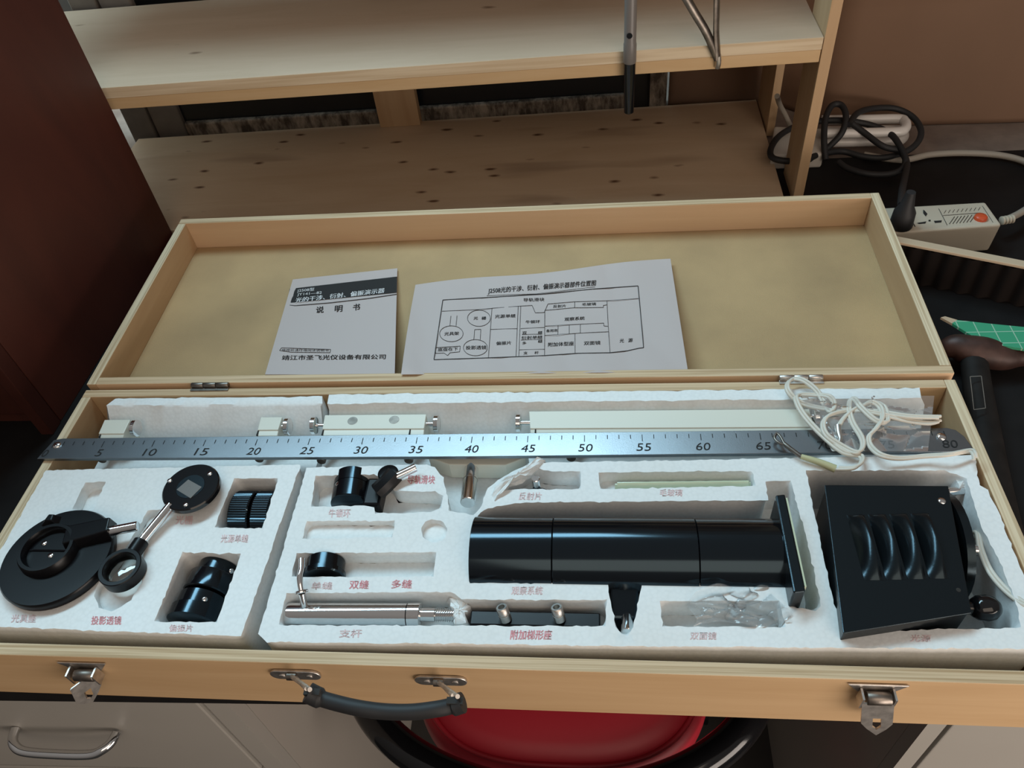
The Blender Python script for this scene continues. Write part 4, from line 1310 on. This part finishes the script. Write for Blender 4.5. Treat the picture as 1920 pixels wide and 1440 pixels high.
def bf(u, v):
    x = lerp(1500 + 60 * v, 1752 - 12 * v, u)
    y = lerp(742, 846, v)
    h = .0012 + .005 * ch(u, v) + .008 * (1 - v) ** 2
    return at(x, y, RTZ + h)
MB().grid(bf, 70, 44).build('film', M['film'], fl, smooth=14)

# ================================================================== PAPERS IN THE LID
def lidz(px, py, h):
    """point of a pixel on the plane h below the lid rim"""
    d = ray(px, py)
    n = Vector((0, -math.sin(TILT), math.cos(TILT)))
    p0 = lid(0, 0, h)
    return CAM + d * ((p0 - CAM).dot(n) / d.dot(n))
def paper_height(px, py, ytop, ybot, tl):
    v = (py - ytop) / (ybot - ytop)
    return lerp(LH - LB - .0022, .0015, max(0, min(1, v)) ** 1.5)
def bil(q, u, v):
    t_ = Vector(q[0]).lerp(Vector(q[1]), u)
    b_ = Vector(q[3]).lerp(Vector(q[2]), u)
    return t_.lerp(b_, v)
# booklet
bq = [(549, 524), (745, 503), (740, 703), (497, 702)]
def bk_h(px, py):
    ty = lerp(524, 503, (px - 549) / 196)
    h = paper_height(px, py, ty, 704, 0)
    return h
def bk_s(px, py, e=0.0):
    return lidz(px, py, bk_h(px, py) - e)
bo = thing('instruction_booklet', 'white instruction booklet with a black title band lying in the lid', 'booklet', tuple(lidz(630, 640, LH - LB)))
def bfn(u, v):
    p = bil(bq, u, v)
    return bk_s(p.x, p.y, 0.0012 + .0015 * math.exp(-u * 12) * (1 - v))
MB().grid(bfn, 20, 30, thick=.0012).build('cover', M['paper'], bo, smooth=40)
MB().grid(lambda u, v: bfn(lerp(.004, .985, u), lerp(.01, .995, v)) - Vector((0, 0, .0013)), 10, 30, thick=.0012).build('pages', M['paper'], bo, smooth=40)
bs = lambda px, py: bk_s(px, py, .0019)
mb = MB()
band = [(541, 541), (562, 540), (640, 530), (700, 524), (744.5, 518), (744, 550), (690, 556), (620, 564), (555, 570), (538, 568)]
for i in range(14):
    u0, u1 = i / 14, (i + 1) / 14
    T = lambda u: (lerp(543, 744.6, u), lerp(541.5, 518.5, u))
    Bm = lambda u: (lerp(538, 743.8, u), lerp(568.5, 548.5, u))
    mb.add([bs(*T(u0)), bs(*T(u1)), bs(*lerp(Vector(T(u1)), Vector(Bm(u1)), .5)), bs(*Bm(u1)), bs(*Bm(u0)), bs(*lerp(Vector(T(u0)), Vector(Bm(u0)), .5))], [(0, 1, 2, 5), (5, 2, 3, 4)])
lay_line(mb, [(537.5, 571.5), (553, 573), (620, 567.5), (690, 559.5), (743.6, 551.5)], 1.2, bs)
mb.build('title_band', M['ink'], bo, smooth=0)
bs2 = lambda px, py: bk_s(px, py, .0024)
mb = MB()
lay_text(mb, 'J2508型', (557, 549), (589, 546), (.6, -7), bs2)
lay_text(mb, 'JY141—82', (557, 556), (603, 552), (.6, -6), bs2)
lay_text(mb, '光的干涉、衍射、偏振演示器', (553, 568), (720, 549), (1.5, -9.5), bs2, bold=.5)
mb.build('title_lettering', M['ink_white'], bo, smooth=0)
mb = MB()
for s_, x0, x1, y in (('说', 592, 606, 587), ('明', 627, 641, 585), ('书', 661, 674, 582)):
    lay_text(mb, s_, (x0, y), (x1, y - 1), (1, -12), bs, bold=.7)
lay_text(mb, '靖江市圣飞光仪设备有限公司', (528, 675), (722, 673), (1.2, -9), bs, bold=.6)
lay_line(mb, [(524, 657), (528, 652), (620, 655), (618.5, 661), (545, 660)], .8, bs, closed=True)
lay_text(mb, '使用前请仔细阅读说明书', (528, 658), (616, 659), (.2, -4.2), bs)
mb.build('cover_lettering', M['ink'], bo, smooth=0)
# layout sheet
sq = [(779, 534), (1257, 485), (1290, 697), (752, 702)]
def sh_h(px, py):
    ty = lerp(534, 485, (px - 779) / 478)
    v = max(0, min(1, (py - ty) / (701 - ty)))
    base = lerp(LH - LB - .0025, .0012, v ** 1.4)
    u = (px - 760) / 520
    w = .0020 * math.sin(u * 9 + 1.2 * v) * (1 - v * .6) + .0014 * math.sin(u * 17 - 4 * v)
    curl = .006 * math.exp(-((u - 1.0) / .09) ** 2) * (1 - v) + .004 * math.exp(-(u / .05) ** 2)
    return max(-.002, base - abs(w) - curl)
def sh_s(px, py, e=0.0):
    return lidz(px, py, sh_h(px, py) - e)
sh = thing('layout_sheet', 'creased white sheet with a printed layout diagram lying in the lid', 'paper sheet', tuple(lidz(1020, 620, LH - LB)))
def shfn(u, v):
    p = bil(sq, u, v)
    p.y += -3 * math.sin(u * PI * 3) * (1 - v) * .8
    p.x += 5 * math.sin(v * PI) * (1 - u) * -.3
    return sh_s(p.x, p.y, .0004)
MB().grid(shfn, 60, 36, thick=.0003).build('sheet', M['paper'], sh, smooth=50)
ss = lambda px, py: sh_s(px, py, .0009)
Z = lambda x, y: (740 + x / 3.368, 470 + y / 3.368)
mb = MB()
lay_text(mb, 'J2508光的干涉、衍射、偏振演示器部件位置图', Z(588, 276), Z(1268, 225), (1, -12), ss, bold=.5)
lay_line(mb, [Z(582, 284), Z(900, 272), Z(1100, 248), Z(1266, 228)], .7, ss)
mb.build('heading', M['ink'], sh, smooth=0)
mb = MB()
lay_line(mb, [Z(304, 311), Z(640, 292), Z(960, 272), Z(1250, 242), Z(1537, 222), Z(1555, 420), Z(1572, 612), Z(1540, 616), Z(1470, 632), Z(1360, 644), Z(1150, 648), Z(948, 662), Z(600, 676), Z(248, 688), Z(276, 500)], 1.4, ss, closed=True)
for seg_ in ([Z(298, 382), Z(520, 372), Z(620, 363), Z(790, 350), Z(868, 345), Z(888, 392), Z(944, 390), Z(968, 336), Z(1135, 322), Z(1340, 316), Z(1540, 302)],
             [Z(614, 363), Z(592, 676)], [Z(780, 350), Z(766, 666)], [Z(796, 350), Z(784, 666)], [Z(606, 497), Z(772, 492)],
             [Z(948, 376), Z(946, 662)], [Z(948, 376), Z(1135, 360), Z(1318, 358), Z(1318, 345), Z(1340, 342)], [Z(1137, 322), Z(1136, 360)], [Z(1340, 316), Z(1348, 470), Z(1360, 644)],
             [Z(794, 492), Z(946, 484)], [Z(788, 626), Z(946, 622)], [Z(950, 476), Z(1150, 465), Z(1320, 457), Z(1321, 475), Z(1346, 477)], [Z(948, 535), Z(1140, 522), Z(1352, 511)],
             [Z(1032, 472), Z(1030, 528)], [Z(1102, 467), Z(1102, 524)], [Z(1172, 464), Z(1172, 520)], [Z(1138, 522), Z(1139, 648)],
             [Z(355, 412), Z(348, 476)], [Z(394, 410), Z(387, 476)], [Z(505, 498), Z(500, 562)], [Z(505, 498), Z(544, 496), Z(540, 562)],
             [Z(258, 612), Z(414, 602), Z(410, 638), Z(350, 644), Z(334, 662), Z(312, 646), Z(258, 648), Z(258, 612)],
             [Z(805, 529), Z(930, 527)], [Z(797, 564), Z(932, 560)]):
    lay_line(mb, seg_, .8, ss)
for cx_, cy_, a_, b_ in ((532, 426, 72, 51), (358, 524, 74, 50), (510, 612, 76, 51)):
    lay_line(mb, [Z(cx_ + a_ * math.cos(k * PI / 18), cy_ + b_ * math.sin(k * PI / 18)) for k in range(36)], .8, ss, closed=True)
mb.build('diagram_line', M['ink'], sh, smooth=0)
mb = MB()
for s_, x0, y0, x1, y1, h in (('导轨滑块', 812, 322, 944, 318, 22), ('光', 497, 436, 524, 435, 20), ('栅', 548, 436, 576, 435, 20), ('光源单缝', 632, 426, 762, 421, 22), ('反射片', 1000, 360, 1080, 357, 18), ('毛玻璃', 1182, 348, 1270, 344, 18),
                              ('牛顿环', 826, 460, 916, 457, 20), ('观察系统', 1072, 444, 1198, 436, 22), ('光具架', 312, 536, 404, 532, 22), ('备用泡', 956, 515, 1026, 511, 18), ('双', 805, 528, 832, 527, 18), ('缝', 904, 526, 932, 525, 18),
                              ('衍射单缝', 800, 560, 932, 555, 20), ('多', 805, 592, 830, 591, 18), ('缝', 904, 582, 932, 581, 18), ('偏振片', 640, 596, 734, 592, 22), ('投影透镜', 448, 624, 578, 622, 24), ('底盘在下', 272, 636, 398, 630, 22),
                              ('支', 812, 655, 838, 654, 18), ('杆', 882, 653, 908, 652, 18), ('附加体型座', 968, 606, 1130, 598, 26), ('双面镜', 1194, 596, 1298, 592, 24), ('光', 1420, 580, 1446, 579, 24), ('源', 1474, 578, 1502, 576, 24)):
    mb = MB()
    lay_text(mb, s_, Z(x0, y0), Z(x1, y1), (.3, -h / 3.368), ss, bold=.35)
    mb.build('printed_word', M['ink'], sh, smooth=0)

# ================================================================== THINGS ON THE BENCH TO THE RIGHT
# power strip
hz = .038
t4 = [at(1660, 438, hz), at(1879, 421, hz), at(1848, 378, hz), at(1640, 390, hz)]
ps = thing('power_strip', 'ivory power strip with one socket group and an orange switch on the black bench', 'power strip', (*((t4[0] + t4[2]) / 2).xy, 0))
lo = [Vector((p.x, p.y, .0)) for p in t4]
cc = sum(lo, Vector()) / 4
MB().hexa([cc + (p - cc) * .97 for p in lo], t4).build('housing', M['ivory'], ps, smooth=0, bevel=.003, segs=3)
psf = lambda x, y: at(x, y, hz + .0003)
mb = MB()
for pts in (((1731, 393), (1734, 395), (1739, 401), (1736, 406), (1731, 400)), ((1719, 418), (1737, 415), (1735, 419), (1723, 420)), ((1751, 414), (1766, 413), (1765, 417), (1753, 418)), ((1741, 412), (1745, 412), (1745, 415), (1741, 415))):
    lay_fill(mb, pts, psf)
mb.build('socket_slot', M['ink'], ps, smooth=0)
mb = MB()
lay_line(mb, [(1699, 394), (1716, 425)], 1.6, psf)
lay_line(mb, [(1692, 427), (1697, 428)], 1.2, psf)
lay_line(mb, [(1760, 391), (1776, 422)], 1.0, psf)
lay_line(mb, [(1768, 404), (1838, 399)], .8, psf)
for k in range(7):
    lay_line(mb, [(1780 + 6.5 * k, 420 - .6 * k), (1790 + 6.5 * k, 406 - .6 * k)], 1.2, psf)
for k in range(9):
    lay_line(mb, [(1770 + 8 * k, 400 - .7 * k), (1774 + 8 * k, 394 - .7 * k)], .8, psf)
lay_line(mb, [(1842, 386), (1862, 417)], .8, psf)
mb.build('groove', M['gap'], ps, smooth=0)
w = at(1838, 410, hz)
MB().lathe((w.x, w.y, hz), (0, 0, 1), [(0, .0072), (.003, .0070), (.0042, .0058), (.0046, .001)], 28).build('switch', M['orange'], ps, smooth=50)
ends = [at(1877, 414, hz * .6), at(1895, 411, hz * .6)]
mb = MB()
for k in range(4):
    p = lerp(ends[0], ends[1], k / 3)
    mb.lathe(p, ends[1] - ends[0], [(0, .0044), (.0006, .0052), (.0022, .0052), (.0028, .0044)], 18)
mb.build('strain_relief', M['ivory'], ps, smooth=40)
MB().tube([ends[1] - Vector((.004, 0, 0)), at(1915, 398, .02), at(1945, 375, .012), at(1955, 340, .008), at(1930, 308, .006), at(1880, 292, .006), at(1810, 287, .006), at(1745, 290, .006), at(1690, 300, .006), at(1620, 290, .006)], .0042, 12, smooth=6).build('flex', M['cord_grey'], ps, smooth=60)
# black mains cable and its plug
cb = thing('black_cable', 'coiled black mains cable in loose loops beside the shelf leg, plugged into the power strip', 'cable', tuple(at(1600, 280, .0)))
zz = lambda *a: a
L1 = [(1548, 300, .012), (1545, 262, .03), (1548, 222, .045), (1560, 198, .052), (1577, 197, .052), (1586, 216, .046), (1580, 246, .035), (1562, 268, .022), (1540, 286, .012), (1510, 299, .020), (1476, 302, .026), (1449, 296, .027), (1445, 280, .027), (1460, 256, .027), (1490, 238, .028), (1530, 228, .032), (1580, 226, .034), (1630, 234, .03), (1668, 250, .026), (1688, 275, .022), (1698, 300, .016), (1690, 318, .01), (1664, 327, .006), (1625, 326, .006), (1590, 316, .006), (1572, 304, .008)]
L2 = [(1592, 234, .04), (1608, 212, .04), (1640, 203, .036), (1680, 204, .03), (1712, 220, .024), (1727, 246, .018), (1718, 270, .012), (1690, 288, .008), (1650, 296, .006), (1615, 293, .006), (1580, 284, .008), (1545, 288, .012), (1515, 300, .008)]
L3 = [(1598, 232, .038), (1622, 250, .03), (1655, 274, .022), (1688, 284, .016), (1700, 305, .014), (1697, 330, .018), (1692, 355, .03), (1690, 375, .045), (1690, 385, .055)]
for LL in (L1, L2, L3):
    MB().tube([at(x, y, z + .004) for x, y, z in LL], .0042, 12, smooth=6).build('loop', M['rubber'], cb, smooth=60)
p0 = at(1688, 424, hz + .001)
MB().lathe(p0, (0, 0, 1), [(0, .012), (.002, .013), (.020, .012), (.028, .008), (.046, .005)], 20).build('plug', M['rubber'], cb, smooth=45)
# folded fluorescent lamp
fl = thing('fluorescent_lamp', 'white folded tube lamp with a box ballast lying under the black cable loops', 'lamp', tuple(at(1600, 260, .0)))
def utube(py_a, py_b, z, x0, x1):
    a = [at(x0, py_a + 2, z), at((x0 + x1) / 2, py_a + 1, z), at(x1 - 12, py_a, z), at(x1, py_a + (py_b - py_a) * .2, z), at(x1 + 3, (py_a + py_b) / 2, z), at(x1, py_b - (py_b - py_a) * .2, z), at(x1 - 12, py_b, z), at((x0 + x1) / 2, py_b + 2, z), at(x0, py_b + 4, z)]
    MB().tube(a, .0066, 14, smooth=5).build('lamp_tube', M['lamp_white'], fl, smooth=60)
utube(223, 247, .030, 1540, 1696)
utube(243, 264, .010, 1540, 1692)
bq_ = [at(1446, 292, .022), at(1545, 288, .022), at(1545, 240, .022), at(1452, 236, .022)]
MB().hexa([Vector((p.x, p.y, 0)) for p in bq_], bq_).build('ballast', M['white_plastic'], fl, smooth=0, bevel=.003)
MB().tube([at(1482, 236, .024), at(1472, 215, .045), at(1462, 196, .07), at(1457, 180, .10)], .0034, 10, smooth=4).build('lead', M['cord_grey'], fl, smooth=60)
# corrugated cardboard strip standing on edge
za = .052
A, B = at(1672, 449, za), at(1935, 500, za)
cs = thing('corrugated_strip', 'strip of corrugated cardboard with a pale top edge standing on the bench', 'cardboard', (*lerp(A, B, .5).xy, 0))
dn = (B - A).normalized()
nn = Vector((dn.y, -dn.x, 0))
ext = B + dn * .10
Ltot = (ext - A).length
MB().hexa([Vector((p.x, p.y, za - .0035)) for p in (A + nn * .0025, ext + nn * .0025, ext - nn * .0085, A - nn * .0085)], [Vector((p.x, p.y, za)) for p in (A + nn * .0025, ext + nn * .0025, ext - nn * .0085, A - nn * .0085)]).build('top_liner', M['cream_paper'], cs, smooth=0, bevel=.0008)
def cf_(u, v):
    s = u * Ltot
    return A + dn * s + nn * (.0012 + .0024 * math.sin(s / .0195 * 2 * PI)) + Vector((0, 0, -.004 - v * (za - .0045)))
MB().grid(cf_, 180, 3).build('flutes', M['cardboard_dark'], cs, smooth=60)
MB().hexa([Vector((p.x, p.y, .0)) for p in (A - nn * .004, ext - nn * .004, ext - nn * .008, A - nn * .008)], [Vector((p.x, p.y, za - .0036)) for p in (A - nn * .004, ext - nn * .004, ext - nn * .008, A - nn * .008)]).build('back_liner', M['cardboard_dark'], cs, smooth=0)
# green gridded cutting strip with a pale tip
gz = .034
gm = thing('gridded_strip', 'green gridded pointed strip with a worn pale tip lying behind the hammer head', 'cutting strip', tuple(at(1860, 625, .028)))
G = [at(x, y, gz) for x, y in ((1785, 606), (1795, 600), (1858, 607), (1960, 617), (1960, 660), (1880, 648), (1836, 638))]
MB().hexa([p - Vector((0, 0, .003)) for p in reversed(G)], list(reversed(G))).build('strip', M['green'], gm, smooth=0)
T = [at(x, y, gz - .0002) for x, y in ((1764, 595), (1772, 593), (1796, 600), (1786, 607))]
MB().hexa([p - Vector((0, 0, .0026)) for p in reversed(T)], list(reversed(T))).build('tip', M['cream_paper'], gm, smooth=0)
# claw hammer
hm = thing('claw_hammer', 'rusty brown claw hammer with a black handle lying on the bench right of the lid', 'hammer', tuple(at(1840, 700, .0)))
hzz = .018
MB().tube([at(1768, 655, hzz), at(1790, 650, hzz + .004), at(1815, 656, hzz + .003), at(1850, 662, hzz + .002), at(1880, 668, hzz), at(1910, 668, hzz), at(1950, 672, hzz)], lambda u: .0075 + .0085 * math.sin(PI * min(1, u * 1.05 + .02)) ** .8, 16, smooth=5, flat=1.0).build('head', M['rust'], hm, smooth=50)
MB().tube([at(1826, 665, hzz), at(1832, 720, hzz - .003), at(1845, 800, hzz - .004), at(1862, 900, hzz - .005), at(1885, 1010, hzz - .005)], lambda u: .0125 + .003 * u, 14, smooth=5, flat=.8).build('handle', M['handle_black'], hm, smooth=50)
lb = MB()
lay_line(lb, [(1819, 706), (1840, 705), (1848, 765), (1826, 768)], 1.3, lambda x, y: at(x, y, hzz + .0125), closed=True)
lb.build('sticker_outline', M['frame_grey'], hm, smooth=0)

# ================================================================== RED STOOL UNDER THE BENCH
sc_ = Vector((0.4665, 0.222, 0))
SZT = -0.278
st = thing('red_chair', 'red vinyl cushioned chair with a black tubular ring pushed under the bench', 'chair', (sc_.x, sc_.y, FLOOR))
def sup(k, n, a, b, e=2.9):
    t_ = 2 * PI * k / n
    c_, s_ = math.cos(t_), math.sin(t_)
    return (sc_.x + a * math.copysign(abs(c_) ** (2 / e), c_), sc_.y + b * math.copysign(abs(s_) ** (2 / e), s_))
N_ = 88
def cushion(rows):
    vs, fs = [], []
    for da, z in rows:
        for k in range(N_):
            x, y = sup(k, N_, .166 + da, .171 + da)
            vs.append((x, y, z))
    for i in range(len(rows) - 1):
        fs += [(i * N_ + k, i * N_ + (k + 1) % N_, (i + 1) * N_ + (k + 1) % N_, (i + 1) * N_ + k) for k in range(N_)]
    fs += [tuple(reversed(range(N_))), tuple((len(rows) - 1) * N_ + k for k in range(N_))]
    return MB().add(vs, fs)
cushion([(-.02, SZT - .085), (-.004, SZT - .078), (.013, SZT - .045), (.010, SZT - .016), (0, SZT - .0065)]).build('seat', M['red_vinyl'], st, smooth=60)
cushion([(0, SZT - .0060), (-.003, SZT), (-.02, SZT + .007), (-.06, SZT + .012), (-.12, SZT + .014), (-.16, SZT + .0145)]).build('seat_top', M['red_vinyl'], st, smooth=60)
MB().tube([(*sup(k, N_, .1675, .1725), SZT - .0055) for k in range(N_)], .0032, 8, smooth=0, closed=True).build('piping', M['red_vinyl'], st, smooth=60)
rcx, rcy = 0.4617, 0.162
rc = [(rcx + .232 * math.cos(math.radians(a)), rcy + .148 * math.sin(math.radians(a)), SZT + .012) for a in range(-210, 31, 8)]
MB().tube(rc, .0185, 18, smooth=3).build('arm_ring', M['black_gloss'], st, smooth=60)
for a in (-205, 25, -90):
    a = math.radians(a)
    MB().tube([(rcx + .232 * math.cos(a), rcy + .148 * math.sin(a), SZT + .008), (rcx + .20 * math.cos(a), rcy + .135 * math.sin(a), SZT - .08), (rcx + .10 * math.cos(a), rcy + .10 * math.sin(a), SZT - .10)], .010, 12, smooth=4).build('arm_support', M['black_metal'], st, smooth=60)
MB().cyl((sc_.x, sc_.y, FLOOR + .06), (sc_.x, sc_.y, SZT - .08), .025, 24).build('column', M['black_metal'], st, smooth=40)
for k in range(5):
    a = 2 * PI * k / 5 + .3
    lg = MB().tube([(sc_.x, sc_.y, FLOOR + .085), (sc_.x + .22 * math.cos(a), sc_.y + .22 * math.sin(a), FLOOR + .06)], .016, 12, smooth=2).build('leg', M['black_metal'], st, smooth=50)
    MB().cyl((sc_.x + .22 * math.cos(a) - .01, sc_.y + .22 * math.sin(a), FLOOR + .025), (sc_.x + .22 * math.cos(a) + .01, sc_.y + .22 * math.sin(a), FLOOR + .025), .025, 20).build('caster', M['black_plastic'], lg, smooth=40)
